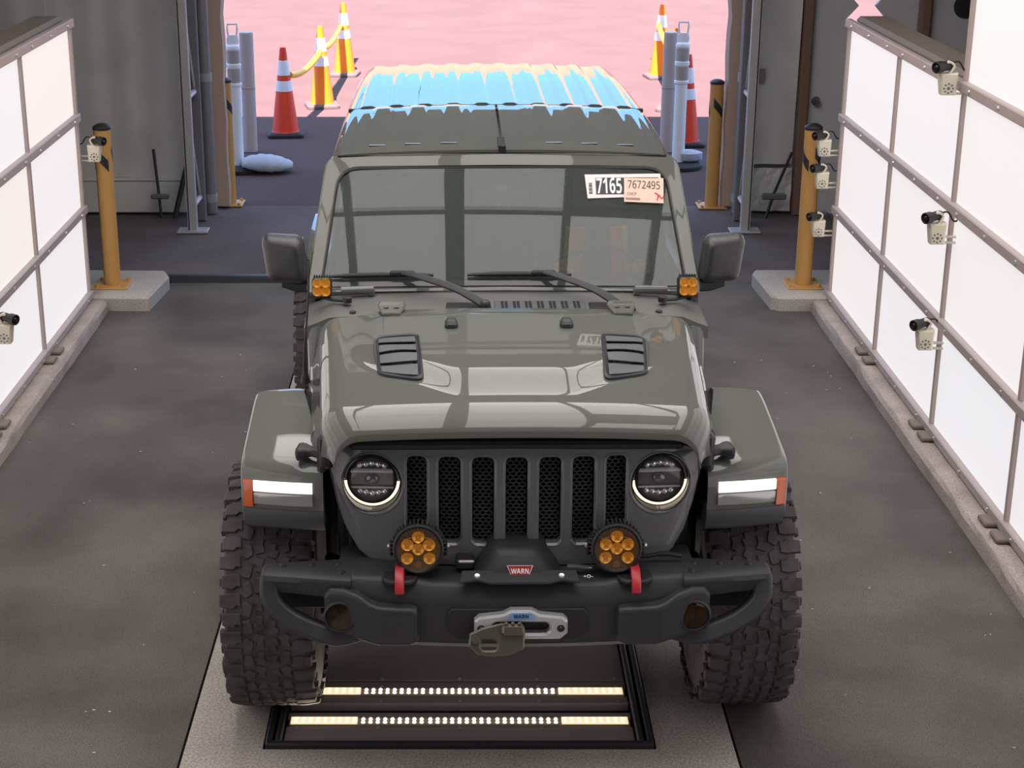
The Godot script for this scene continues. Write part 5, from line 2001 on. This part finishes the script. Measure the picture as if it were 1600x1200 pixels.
func car_roof(c: Node3D) -> void:
	var roof := mat("5c5d58", 0.4, 0.0, 1.0)
	roof.metallic_specular = 0.1
	# raised ribs, running fore and aft
	var bump := func(x: float, cx: float, w: float) -> float:
		return 1.0 - smoothstep(w * 0.5 - 0.012, w * 0.5 + 0.012, absf(x - cx))
	var rear := func(x: float, z: float) -> float:
		var h := 0.0
		for k in 5:
			h += bump.call(absf(x), 0.065 + k * 0.132, 0.058)
		return 0.008 * minf(h, 1.0) * smoothstep(1.99, 2.02, -z)
	var front := func(x: float, z: float) -> float:
		var h := 0.0
		for k in 3: h += bump.call(absf(x), 0.20 + k * 0.16, 0.075)
		var h2: float = 0.004 * bump.call(absf(x), 0.37, 0.5)
		return (0.009 * minf(h, 1.0) * smoothstep(1.45, 1.95, -z) + h2 * smoothstep(1.2, 1.3, -z)) * (1.0 - smoothstep(1.96, 2.01, -z))
	var zs := []
	for i in 18: zs.append(-1.155 - i * 0.85 / 17.0)
	for s in 2:
		var m := Mk.new()
		roof_piece(zs, -1.0 if s == 0 else 0.006, -0.006 if s == 0 else 1.0, front, m)
		var p := part(m, "roof_panel", roof, c, 45)
		m = Mk.new()
		for x in [0.22, 0.37, 0.52]: m.box(Vector3(x * (-1.0 if s == 0 else 1.0), roof_y(x, -1.25) + 0.004, -1.25), Vector3(0.07, 0.006, 0.012), 0.002)
		part(m, "roof_step", roof, p)
	var m := Mk.new()
	m.box(Vector3(0, 1.85, -1.6), Vector3(0.03, 0.06, 0.9))
	m.box(Vector3(0, 1.855, -2.01), Vector3(1.36, 0.06, 0.03))
	m.box(Vector3(0, 1.832, -1.16), Vector3(1.36, 0.02, 0.03))
	part(m, "roof_seal", mat("141415", 0.8), c)
	zs = []
	for i in 10: zs.append(-2.02 - i * 0.018)
	for i in 24: zs.append(-2.2 - i * 0.0548)
	m = Mk.new()
	roof_piece(zs, -1.0, 1.0, rear, m)
	var hp := part(m, "hardtop", roof, c, 45)
	m = Mk.new()
	# back of the hardtop with window
	var bt := Transform3D(Basis(Vector3(1, 0, 0), Vector3(0, 0.985, 0.17), Vector3(0, 0.17, -0.985).normalized() * 1.0), Vector3(0, 1.30, -3.575))
	m.plate([Vector2(-0.74, 0.0), Vector2(0.74, 0.0), Vector2(0.675, 0.50), Vector2(0.60, 0.535), Vector2(-0.60, 0.535), Vector2(-0.675, 0.50)], [rrect(1.06, 0.36, 0.06).map(func(p): return p + Vector2(0, 0.27))], -0.03, 0.012, 0.008)
	m.warp(func(p): return bt * Vector3(-p.x, p.y, p.z))
	part(m, "hardtop_back", roof, c)
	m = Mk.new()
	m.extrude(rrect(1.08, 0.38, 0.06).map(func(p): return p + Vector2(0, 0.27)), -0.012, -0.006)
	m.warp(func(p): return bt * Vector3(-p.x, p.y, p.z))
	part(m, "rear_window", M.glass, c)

func car_body(c: Node3D) -> void:
	# tub and engine block fill the inside so that no light leaks through
	var m := Mk.new()
	m.box(Vector3(0, 0.95, -0.25), Vector3(1.02, 0.5, 1.1), 0.02)
	m.box(Vector3(0, 1.02, -0.76), Vector3(1.50, 0.58, 0.06), 0.01)
	m.box(Vector3(0, 0.66, -2.15), Vector3(1.46, 0.08, 2.8), 0.02)
	for s in [-1.0, 1.0]:
		m.box(Vector3(s * 0.42, 0.62, -1.4), Vector3(0.09, 0.14, 3.9), 0.02)
	var tub := part(m, "chassis", mat("161617", 0.8), c)
	# quarter bodywork behind the fenders
	for s in [-1.0, 1.0]:
		m = Mk.new()
		var g := []
		for z in [0.22, 0.0, -0.30, -0.50, -0.535, -0.6, -0.75, -0.83]:
			var row := []
			var top := 1.165 if z > -0.52 else hood_y(0.72, maxf(z, -0.66)) - 0.03
			for q in [[0.0, 0.60], [0.0, 0.95], [0.0, top - 0.06], [-0.005, top - 0.03], [-0.02, top - 0.008], [-0.05, top]]: row.append(Vector3(s * ((lerpf(0.757, 0.797, clampf((-z - 0.3) / 0.5, 0, 1)) if z < -0.2 else hood_w(z) + 0.034) + q[0]), q[1], z))
			g.append(row)
		m.shell(g, Vector3(s, 0.3, 0), Vector3(-s * 0.01, -0.006, 0))
		paint(m, "cowl_side", tub, 50)
		# doors
		for d in 2:
			var z1: float = [-0.845, -1.90][d]
			var z0: float = [-1.89, -2.80][d]
			m = Mk.new()
			g = []
			for q in [[0.780, 0.62], [0.797, 0.75], [0.802, 1.0], [0.800, 1.25], [0.792, 1.335], [0.775, 1.355]]:
				g.append([Vector3(s * q[0], q[1], z1), Vector3(s * q[0], q[1], (z0 + z1) / 2), Vector3(s * q[0], q[1], z0)])
			m.shell(g, Vector3(s, 0, 0), Vector3(-s * 0.03, 0, 0))
			var door := paint(m, "door", c, 50)
			m = Mk.new()
			var fw: Array = [Vector2(z1 + 0.01, 0.0), Vector2(z1 - (0.29 if d == 0 else 0.0), 0.45), Vector2(z0, 0.45), Vector2(z0, 0.0)]
			var ww: Array = [Vector2(z1 - 0.05, 0.02), Vector2(z1 - (0.31 if d == 0 else 0.05), 0.40), Vector2(z0 + 0.05, 0.40), Vector2(z0 + 0.05, 0.02)]
			var tilt := func(p: Vector3) -> Vector3: return Vector3(s * (0.772 - p.y * 0.14 + p.z), 1.355 + p.y, p.x)
			m.plate(fw, [ww], -0.03, 0.0, 0.004)
			m.warp(tilt)
			if s < 0: m.flip(0)
			m.flip(0)
			paint(m, "window_frame", door, 30)
			m = Mk.new()
			var gl := []
			for i in 4:
				var q := i / 3.0
				var a: Vector2 = ww[0].lerp(ww[1], q)
				var b: Vector2 = ww[3].lerp(ww[2], q)
				gl.append([tilt.call(Vector3(a.x, a.y, -0.012)), tilt.call(Vector3(b.x, b.y, -0.012))])
			m.sheet(gl, Vector3(s, 0.15, 0))
			part(m, "window", pane("10181a", 0.6, 0.01), door)
			m = Mk.new()
			m.box(Vector3(s * 0.815, 1.22, z0 + 0.16), Vector3(0.03, 0.035, 0.16), 0.01)
			m.box(Vector3(s * 0.80, 0.80, z1 - 0.02), Vector3(0.03, 0.06, 0.05), 0.008)
			m.box(Vector3(s * 0.80, 1.20, z1 - 0.02), Vector3(0.03, 0.06, 0.05), 0.008)
			part(m, "door_handle", M.plastic, door)
		# rear quarter and its window
		m = Mk.new()
		g = []
		for q in [[0.780, 0.62], [0.80, 0.8], [0.802, 1.0], [0.800, 1.25], [0.785, 1.35]]:
			g.append([Vector3(s * q[0], q[1], -2.81), Vector3(s * q[0], q[1], -3.2), Vector3(s * (q[0] - 0.02), q[1], -3.58)])
		m.shell(g, Vector3(s, 0, 0), Vector3(-s * 0.03, 0, 0))
		paint(m, "rear_quarter", c, 50)
		m = Mk.new()
		m.shell([[Vector3(s * 0.772, 1.355, -2.81), Vector3(s * 0.765, 1.355, -3.575)], [Vector3(s * 0.706, 1.80, -2.81), Vector3(s * 0.69, 1.80, -3.50)]], Vector3(s, 0, 0), Vector3(-s * 0.02, 0, 0))
		paint(m, "hardtop_side", c)
		m = Mk.new()
		m.shell([[Vector3(s * 0.772, 1.40, -2.87), Vector3(s * 0.765, 1.40, -3.50)], [Vector3(s * 0.720, 1.74, -2.87), Vector3(s * 0.708, 1.74, -3.45)]], Vector3(s, 0, 0), Vector3(-s * 0.004, 0, 0))
		part(m, "quarter_window", pane("0c1214", 0.75, 0.01), c)
		# wing mirror
		m = Mk.new()
		var rings := []
		for q in [[-0.055, 0.90], [-0.05, 0.97], [-0.02, 1.0], [0.02, 0.97], [0.045, 0.90], [0.06, 0.76], [0.066, 0.55]]:
			var r := []
			for p in rrect(0.172 * q[1], 0.192 * q[1], 0.034 * q[1], 5): r.append(Vector3(s * (0.886 + p.x * 1.0 + 0.012 * (p.y / 0.1)), 1.475 + p.y, -0.87 + q[0] - s * p.x * 0.22 * s))
			rings.append(r)
		m.loft(rings)
		var mir := part(m, "wing_mirror", mat("363638", 0.38), c, 50)
		m = Mk.new()
		rings = []
		for q in [[0.0, 0.74, 1.375], [0.3, 0.79, 1.362], [0.6, 0.84, 1.362], [1.0, 0.90, 1.38]]:
			var r := []
			for p in rrect(0.09 - 0.03 * q[0], 0.045, 0.012, 3): r.append(Vector3(s * q[1], q[2] + p.y, -0.88 + p.x))
			rings.append(r)
		m.loft(rings)
		part(m, "mirror_arm", M.plastic, mir, 50)
		m = Mk.new()
		m.box(Vector3(s * 0.886, 1.475, -0.93), Vector3(0.14, 0.155, 0.006), 0.002)
		part(m, "mirror_glass", mat("c8d0d4", 0.03, 1.0), mir)
	m = Mk.new()
	m.tube(bez([Vector3(-0.772, 1.16, -0.34), Vector3(-0.772, 1.25, -0.345), Vector3(-0.755, 1.45, -0.38), Vector3(-0.75, 1.60, -0.40)], 5), [0.008, 0.008, 0.007, 0.007, 0.006, 0.005, 0.005, 0.0045, 0.004, 0.004, 0.004, 0.0038, 0.0036, 0.0034, 0.0032, 0.003], 8)
	m.lathe([Vector2(0.018, 0.0), Vector2(0.016, 0.02), Vector2(0.009, 0.035), Vector2(0.0, 0.035)], 12, Vector3(-0.772, 1.13, -0.34))
	part(m, "antenna", M.black, c)
	# tailgate, spare wheel, rear bumper
	m = Mk.new()
	m.box(Vector3(0, 1.0, -3.58), Vector3(1.54, 0.66, 0.06), 0.02)
	paint(m, "tailgate", c)
	m = Mk.new()
	m.box(Vector3(0, 0.66, -3.66), Vector3(1.62, 0.18, 0.16), 0.03)
	part(m, "rear_bumper", M.bumper, c)
	# front running gear
	m = Mk.new()
	m.tube([Vector3(-0.72, 0.45, 0), Vector3(0.72, 0.45, 0)], 0.045, 14)
	m.ball(Vector3(0.16, 0.45, 0.02), Vector3(0.13, 0.14, 0.15), 14)
	m.tube([Vector3(-0.70, 0.40, 0.12), Vector3(0.70, 0.40, 0.12)], 0.022, 10)
	part(m, "axle", mat("1a1a1b", 0.6), c)
	for s in [-1.0, 1.0]:
		m = Mk.new()
		var path := []
		for k in 72: path.append(Vector3(s * 0.50 + 0.06 * cos(k * 0.55), 0.52 + 0.36 * k / 71.0, 0.02 + 0.06 * sin(k * 0.55)))
		m.tube(path, 0.009, 6)
		part(m, "coil_spring", mat("202022", 0.5), c, 60)
		m = Mk.new()
		m.tube([Vector3(s * 0.60, 0.46, 0.10), Vector3(s * 0.57, 0.98, 0.04)], [0.035, 0.03], 12)
		part(m, "shock_absorber", mat("242326", 0.45), c)
		m = Mk.new()
		m.box(Vector3(s * 0.57, 0.90, 0.03), Vector3(0.10, 0.45, 0.5), 0.02)
		m.box(Vector3(s * 0.645, 0.85, -0.12), Vector3(0.06, 0.56, 0.5), 0.02)
		m.tube(bez([Vector3(s * 0.42, 0.80, 0.36), Vector3(s * 0.5, 0.90, 0.38), Vector3(s * 0.56, 0.86, 0.36), Vector3(s * 0.57, 0.74, 0.33), Vector3(s * 0.60, 0.62, 0.24)], 5), 0.011, 8)
		m.tube([Vector3(s * 0.46, 0.68, 0.40), Vector3(s * 0.66, 0.66, 0.22)], 0.018, 8)
		part(m, "inner_fender", mat("1b1b1d", 0.7), c)

func car_wheels(c: Node3D) -> void:
	# one wheel, axle along x, outside towards +x; its copies share the meshes
	var m := Mk.new()
	var prof := []
	for p in [[-0.115, 0.235], [-0.135, 0.25], [-0.152, 0.29], [-0.162, 0.345], [-0.160, 0.395], [-0.152, 0.425], [-0.138, 0.440], [-0.09, 0.4445], [0.0, 0.446], [0.09, 0.4445], [0.138, 0.440], [0.152, 0.425], [0.160, 0.395], [0.162, 0.345], [0.152, 0.29], [0.135, 0.25], [0.115, 0.235]]: prof.append(Vector2(p[1] + (0.006 if p[1] > 0.43 else 0.0), p[0] * 0.96))
	m.lathe(prof, 64, Vector3.ZERO, Vector3.RIGHT)
	var tread := Mk.new()
	var lug := func(poly: Array, ang: float, r0: float, r1: float, side: bool) -> void:
		# poly: (across, along) in metres; laid on the drum, edges sloping
		var rings := []
		for q in [[r0, 1.0], [r1 - 0.003, 0.94], [r1, 0.86]]:
			var cen := Vector2.ZERO
			for p in poly: cen += p / poly.size()
			var ring := []
			for p in poly:
				var e: Vector2 = (cen + (p - cen) * q[1] * 1.09) * Vector2(0.96, 1)
				var rr: float = q[0] - 0.55 * pow(maxf(0.0, absf(e.x) - 0.118), 1.35)
				var a := ang + e.y / 0.45
				ring.append(Vector3(e.x, rr * sin(a), rr * cos(a)))
			rings.append(ring)
		tread.loft(rings)
	var N := 42
	for k in N:
		var a := TAU * k / N
		var fl := 1.0 if k % 2 else -1.0
		for s in [-1.0, 1.0]:
			var ph: float = 0.0 if s > 0 else 0.5
			var ak := a + TAU * ph / N
			var sh := 0.010 if k % 2 else 0.0
			# shoulder block, reaching over the edge
			lug.call([Vector2(s * 0.093, -0.024), Vector2(s * 0.115, -0.028), Vector2(s * (0.158 + sh), -0.022), Vector2(s * (0.158 + sh), 0.020), Vector2(s * 0.118, 0.024), Vector2(s * 0.105, 0.012), Vector2(s * 0.090, 0.016)], ak, 0.444, 0.4575, true)
			# inner hooked blocks
			lug.call([Vector2(s * 0.004, -0.022 * fl), Vector2(s * 0.036, -0.030 * fl), Vector2(s * 0.046, -0.006 * fl), Vector2(s * 0.032, 0.002 * fl), Vector2(s * 0.036, 0.022 * fl), Vector2(s * 0.010, 0.026 * fl), Vector2(s * 0.014, 0.004 * fl)], ak + 0.02 * s, 0.447, 0.4575, false)
			lug.call([Vector2(s * 0.048, -0.014 * fl), Vector2(s * 0.070, -0.028 * fl), Vector2(s * 0.086, -0.018 * fl), Vector2(s * 0.080, 0.004 * fl), Vector2(s * 0.086, 0.022 * fl), Vector2(s * 0.058, 0.028 * fl), Vector2(s * 0.052, 0.010 * fl)], ak + 0.06 * s, 0.447, 0.4575, false)
			# side biter
			lug.call([Vector2(s * 0.160, -0.016), Vector2(s * 0.172, -0.014), Vector2(s * 0.172, 0.014), Vector2(s * 0.160, 0.016)], ak, 0.41, 0.432, true)
	var rim := Mk.new()
	rim.lathe([Vector2(0.238, 0.12), Vector2(0.232, 0.128), Vector2(0.222, 0.11), Vector2(0.216, 0.04), Vector2(0.205, -0.10), Vector2(0.225, -0.125), Vector2(0.238, -0.12)], 48, Vector3.ZERO, Vector3.RIGHT)
	rim.lathe([Vector2(0.21, 0.02), Vector2(0.20, 0.05), Vector2(0.08, 0.075), Vector2(0.06, 0.09), Vector2(0.0, 0.092)], 48, Vector3.ZERO, Vector3.RIGHT)
	rim.lathe([Vector2(0.0, -0.06), Vector2(0.16, -0.06), Vector2(0.17, -0.04), Vector2(0.17, -0.01), Vector2(0.0, 0.0)], 32, Vector3.ZERO, Vector3.RIGHT)
	for k in 5:
		var a := TAU * k / 5
		rim.tube([Vector3(0.06, 0.07 * cos(a), 0.07 * sin(a)), Vector3(0.10, 0.07 * cos(a), 0.07 * sin(a))], 0.012, 6)
	var tm := m.mesh(60)
	var trm := tread.mesh(30)
	var rm := rim.mesh(38)
	var spots := [Vector3(-0.866, 0.457, 0), Vector3(0.846, 0.457, 0), Vector3(-0.866, 0.457, -3.008), Vector3(0.850, 0.457, -3.008), Vector3(0.05, 1.08, -3.82)]
	for i in 5:
		var w := Node3D.new()
		w.name = "wheel" if i < 4 else "spare_wheel"
		c.add_child(w, true)
		w.position = spots[i]
		if i == 4: w.rotation.y = PI / 2
		elif i % 2 == 0: w.rotation.y = PI
		w.rotate_object_local(Vector3.RIGHT, [0.0, 0.03, 0.5, 0.9, 0.2][i])
		for q in [["tire", tm, M.tire], ["tread", trm, M.tire], ["rim", rm, M.plastic]]:
			var o := MeshInstance3D.new()
			o.name = q[0]
			o.mesh = q[1]
			o.material_override = q[2]
			w.add_child(o, true)
			if q[0] == "tread": o.set_meta("kind", "stuff")

func car_inside(c: Node3D) -> void:
	var dark := mat("2a2a2c", 0.85)
	var m := Mk.new()
	var rings := []
	for k in 9:
		var x := lerpf(-0.72, 0.72, k / 8.0)
		rings.append([Vector3(x, 1.30, -0.80), Vector3(x, 1.345, -0.90), Vector3(x, 1.335, -1.05), Vector3(x, 1.26, -1.12), Vector3(x, 1.02, -1.08), Vector3(x, 1.0, -0.80)])
	m.loft(rings)
	part(m, "dashboard", dark, c, 50)
	m = Mk.new()
	var q := Quaternion(Vector3.RIGHT, -0.5)
	var path := []
	for k in 32: path.append(Vector3(0.43, 1.24, -1.28) + q * Vector3(0.18 * cos(TAU * k / 32), 0.18 * sin(TAU * k / 32), 0))
	m.tube(path, 0.015, 8, false, true)
	m.box(Vector3(0.43, 1.235, -1.26), Vector3(0.30, 0.04, 0.03), 0.01)
	m.tube([Vector3(0.43, 1.235, -1.26), Vector3(0.43, 1.15, -1.08)], 0.03, 10)
	part(m, "steering_wheel", M.black, c)
	for s in [-1.0, 1.0]:
		m = Mk.new()
		m.box(Vector3(s * 0.42, 0.92, -1.62), Vector3(0.50, 0.16, 0.52), 0.05)
		m.t = Transform3D(Basis(Vector3.RIGHT, -0.24), Vector3(s * 0.42, 0.98, -1.86))
		m.box(Vector3(0, 0.30, 0), Vector3(0.48, 0.62, 0.13), 0.05)
		m.box(Vector3(0, 0.72, 0), Vector3(0.26, 0.18, 0.09), 0.035)
		part(m, "seat", dark, c)
	m = Mk.new()
	m.box(Vector3(0, 0.95, -2.75), Vector3(1.3, 0.16, 0.5), 0.05)
	m.box(Vector3(0, 1.28, -3.02), Vector3(1.3, 0.6, 0.14), 0.05)
	part(m, "rear_seat", dark, c)
	m = Mk.new()
	for s in [-1.0, 1.0]:
		m.tube(bez([Vector3(s * 0.66, 1.35, -0.98), Vector3(s * 0.62, 1.77, -1.25), Vector3(s * 0.62, 1.80, -1.9), Vector3(s * 0.62, 1.80, -3.2), Vector3(s * 0.66, 1.2, -3.4)], 4), 0.035, 8)
		m.tube([Vector3(s * 0.62, 1.8, -2.0), Vector3(s * 0.70, 0.8, -2.0)], 0.035, 8)
	m.tube([Vector3(-0.62, 1.8, -2.0), Vector3(0.62, 1.8, -2.0)], 0.035, 8)
	part(m, "roll_bar", dark, c)

# ---- the driver: one surface-net body per skeleton of tapered bones

func nets(bones: Array, cell: float, k: float, m: Mk) -> void:
	var lo := Vector3.ONE * 1e9
	var hi := -lo
	for b in bones:
		for e in 2:
			var r: float = b[2 + e]
			lo = lo.min(b[e] - Vector3.ONE * (r + cell * 3)); hi = hi.max(b[e] + Vector3.ONE * (r + cell * 3))
	var n := Vector3i(((hi - lo) / cell).ceil()) + Vector3i.ONE
	var f := PackedFloat32Array()
	f.resize(n.x * n.y * n.z)
	for z in n.z:
		for y in n.y:
			for x in n.x:
				var p := lo + Vector3(x, y, z) * cell
				var s := 0.0
				for b in bones:
					var ab: Vector3 = b[1] - b[0]
					var u := clampf((p - b[0]).dot(ab) / maxf(ab.length_squared(), 1e-9), 0, 1)
					var fl: Vector3 = p - (b[0] + ab * u)
					if b.size() > 4: fl *= b[4]
					s += exp(-k * (fl.length() - lerpf(b[2], b[3], u)))
				f[x + n.x * (y + n.y * z)] = -log(maxf(s, 1e-30)) / k
	var vert := {}
	var at := func(x: int, y: int, z: int) -> float: return f[x + n.x * (y + n.y * z)]
	for z in n.z - 1:
		for y in n.y - 1:
			for x in n.x - 1:
				var sum := Vector3.ZERO
				var cnt := 0
				var base := x + n.x * (y + n.y * z)
				var neg := 0
				for c8 in 8:
					if f[base + (c8 & 1) + n.x * ((c8 >> 1 & 1) + n.y * (c8 >> 2))] < 0.0: neg += 1
				if neg == 0 or neg == 8: continue
				for e in [[0, 1], [2, 3], [4, 5], [6, 7], [0, 2], [1, 3], [4, 6], [5, 7], [0, 4], [1, 5], [2, 6], [3, 7]]:
					var a: int = e[0]
					var b2: int = e[1]
					var pa := Vector3(a & 1, a >> 1 & 1, a >> 2)
					var pb := Vector3(b2 & 1, b2 >> 1 & 1, b2 >> 2)
					var fa := f[base + (a & 1) + n.x * ((a >> 1 & 1) + n.y * (a >> 2))]
					var fb := f[base + (b2 & 1) + n.x * ((b2 >> 1 & 1) + n.y * (b2 >> 2))]
					if (fa < 0.0) != (fb < 0.0):
						sum += pa.lerp(pb, fa / (fa - fb)); cnt += 1
				vert[Vector3i(x, y, z)] = lo + (Vector3(x, y, z) + sum / cnt) * cell
	for key in vert:
		var kx: Vector3i = key
		for ax in 3:
			var d := Vector3i.ZERO
			d[ax] = 1
			var o1 := Vector3i.ZERO
			o1[(ax + 1) % 3] = 1
			var o2 := Vector3i.ZERO
			o2[(ax + 2) % 3] = 1
			var q := kx + d
			if q.x >= n.x or q.y >= n.y or q.z >= n.z: continue
			var fa: float = at.call(kx.x, kx.y, kx.z)
			var fb: float = at.call(q.x, q.y, q.z)
			if (fa < 0.0) == (fb < 0.0): continue
			if not (vert.has(kx - o1) and vert.has(kx - o2) and vert.has(kx - o1 - o2)): continue
			if fa < 0.0: m.quad(vert[kx - o1 - o2], vert[kx - o2], vert[kx], vert[kx - o1])
			else: m.quad(vert[kx - o1 - o2], vert[kx - o1], vert[kx], vert[kx - o2])

func driver() -> void:
	var p := thing("person", "driver in a hi-vis vest sitting behind the windshield, hands on the wheel", "person", Vector3(0.187, 0, -5.62), 0.0094)
	var X := 0.44
	var hip := Vector3(X, 1.06, -1.66)
	var chest := Vector3(X, 1.34, -1.70)
	var neck := Vector3(X, 1.50, -1.70)
	var b := [[hip, chest, 0.135, 0.135, Vector3(0.8, 1, 1.15)], [chest, Vector3(X, 1.42, -1.70), 0.135, 0.09, Vector3(0.72, 1, 1.2)], [Vector3(X, 1.44, -1.70), neck, 0.062, 0.055]]
	for s in [-1.0, 1.0]:
		var sh := Vector3(X + s * 0.18, 1.42, -1.70)
		var el := Vector3(X + s * 0.25, 1.20, -1.50)
		var wr := Vector3(X + s * 0.16, 1.31, -1.32)
		b.append([Vector3(X + s * 0.05, 1.43, -1.70), sh, 0.07, 0.065])
		b.append([sh, el, 0.058, 0.045])
		b.append([el, wr, 0.044, 0.030])
		b.append([Vector3(X + s * 0.09, 1.05, -1.64), Vector3(X + s * 0.13, 1.10, -1.22), 0.09, 0.062])
		b.append([Vector3(X + s * 0.13, 1.10, -1.22), Vector3(X + s * 0.12, 0.78, -1.05), 0.058, 0.042])
		b.append([Vector3(X + s * 0.12, 0.76, -1.07), Vector3(X + s * 0.12, 0.74, -0.90), 0.042, 0.034])
	var m := Mk.new()
	nets(b, 0.016, 60.0, m)
	var skin := mat("8a6248", 0.6)
	skin.subsurf_scatter_enabled = true
	skin.subsurf_scatter_strength = 0.1
	var cloth := mat("2e3038", 0.9)
	part(m, "body", cloth, p, 80)
	# head and hands
	m = Mk.new()
	var h := Vector3(X, 1.625, -1.69)
	nets([[h + Vector3(0, 0.03, -0.015), h + Vector3(0, 0.035, -0.01), 0.088, 0.088, Vector3(1.12, 0.95, 0.95)], [h + Vector3(0, -0.02, 0.02), h + Vector3(0, -0.075, 0.035), 0.062, 0.035], [h + Vector3(0, -0.1, -0.02), h + Vector3(0, -0.15, -0.02), 0.05, 0.052],
		[h + Vector3(0, 0.02, 0.083), h + Vector3(0, -0.022, 0.098), 0.009, 0.014], [h + Vector3(-0.018, -0.058, 0.072), h + Vector3(0.018, -0.058, 0.072), 0.010, 0.010],
		[h + Vector3(-0.083, 0.01, -0.01), h + Vector3(-0.083, -0.03, -0.005), 0.014, 0.010], [h + Vector3(0.083, 0.01, -0.01), h + Vector3(0.083, -0.03, -0.005), 0.014, 0.010],
		[h + Vector3(-0.045, 0.03, 0.072), h + Vector3(-0.015, 0.032, 0.08), 0.010, 0.010], [h + Vector3(0.015, 0.032, 0.08), h + Vector3(0.045, 0.03, 0.072), 0.010, 0.010]], 0.006, 130.0, m)
	for s in [-1.0, 1.0]:
		var wr := Vector3(X + s * 0.16, 1.31, -1.32)
		var pm := Vector3(X + s * 0.165, 1.335, -1.265)
		var hb := [[wr, pm, 0.026, 0.032, Vector3(1, 1, 1)]]
		for k in 4:
			var off := Vector3(s * (-0.03 + k * 0.02), 0.012 - 0.008 * absf(k - 1.5), 0)
			var a := pm + off
			var len: float = [0.036, 0.042, 0.040, 0.032][k]
			var kn := a + Vector3(0, 0.010, len)
			hb.append([a, kn, 0.0095, 0.009])
			hb.append([kn, kn + Vector3(0, -0.026, 0.010), 0.009, 0.0085])
			hb.append([kn + Vector3(0, -0.026, 0.010), kn + Vector3(0, -0.036, -0.012), 0.0085, 0.008])
		var th := pm + Vector3(-s * 0.03, -0.006, -0.01)
		hb.append([wr.lerp(pm, 0.6) + Vector3(-s * 0.02, 0, 0), th, 0.014, 0.011])
		hb.append([th, th + Vector3(-s * 0.02, 0.012, 0.028), 0.011, 0.009])
		nets(hb, 0.004, 260.0, m)
	part(m, "head_and_hands", skin, p, 80)
	m = Mk.new()
	nets([[h + Vector3(0, 0.055, -0.025), h + Vector3(0, 0.06, -0.03), 0.086, 0.086, Vector3(1.06, 1, 0.92)]], 0.008, 100.0, m)
	part(m, "hair", mat("1c1612", 0.8), p, 80)
	# hi-vis vest over the chest: sheet a little proud of the body, with orange and lime bands
	for s in [-1.0, 1.0]:
		for e in [["vest", "e85a20", -0.03, 0.03, 0.0], ["vest_band", "d8d020", 0.03, 0.052, 0.003]]:
			m = Mk.new()
			var g := []
			for i in 9:
				var y := lerpf(1.16, 1.44, i / 8.0)
				var xc := lerpf(0.105, 0.085, i / 8.0)
				var row := []
				for j in 5:
					var x: float = s * (xc + lerpf(e[2], e[3], j / 4.0))
					var fz: float = 0.155 - 0.9 * x * x * 4.0 * 0.5 - 0.30 * pow(maxf(0.0, (y - 1.36) / 0.12), 2.0) * 0.2 + e[4]
					row.append(Vector3(X + x, y, -1.70 + fz + 0.02))
				g.append(row)
			m.shell(g, Vector3(0, 0, 1), Vector3(0, 0, -0.006))
			part(m, e[0], mat(e[1], 0.6), p, 60)
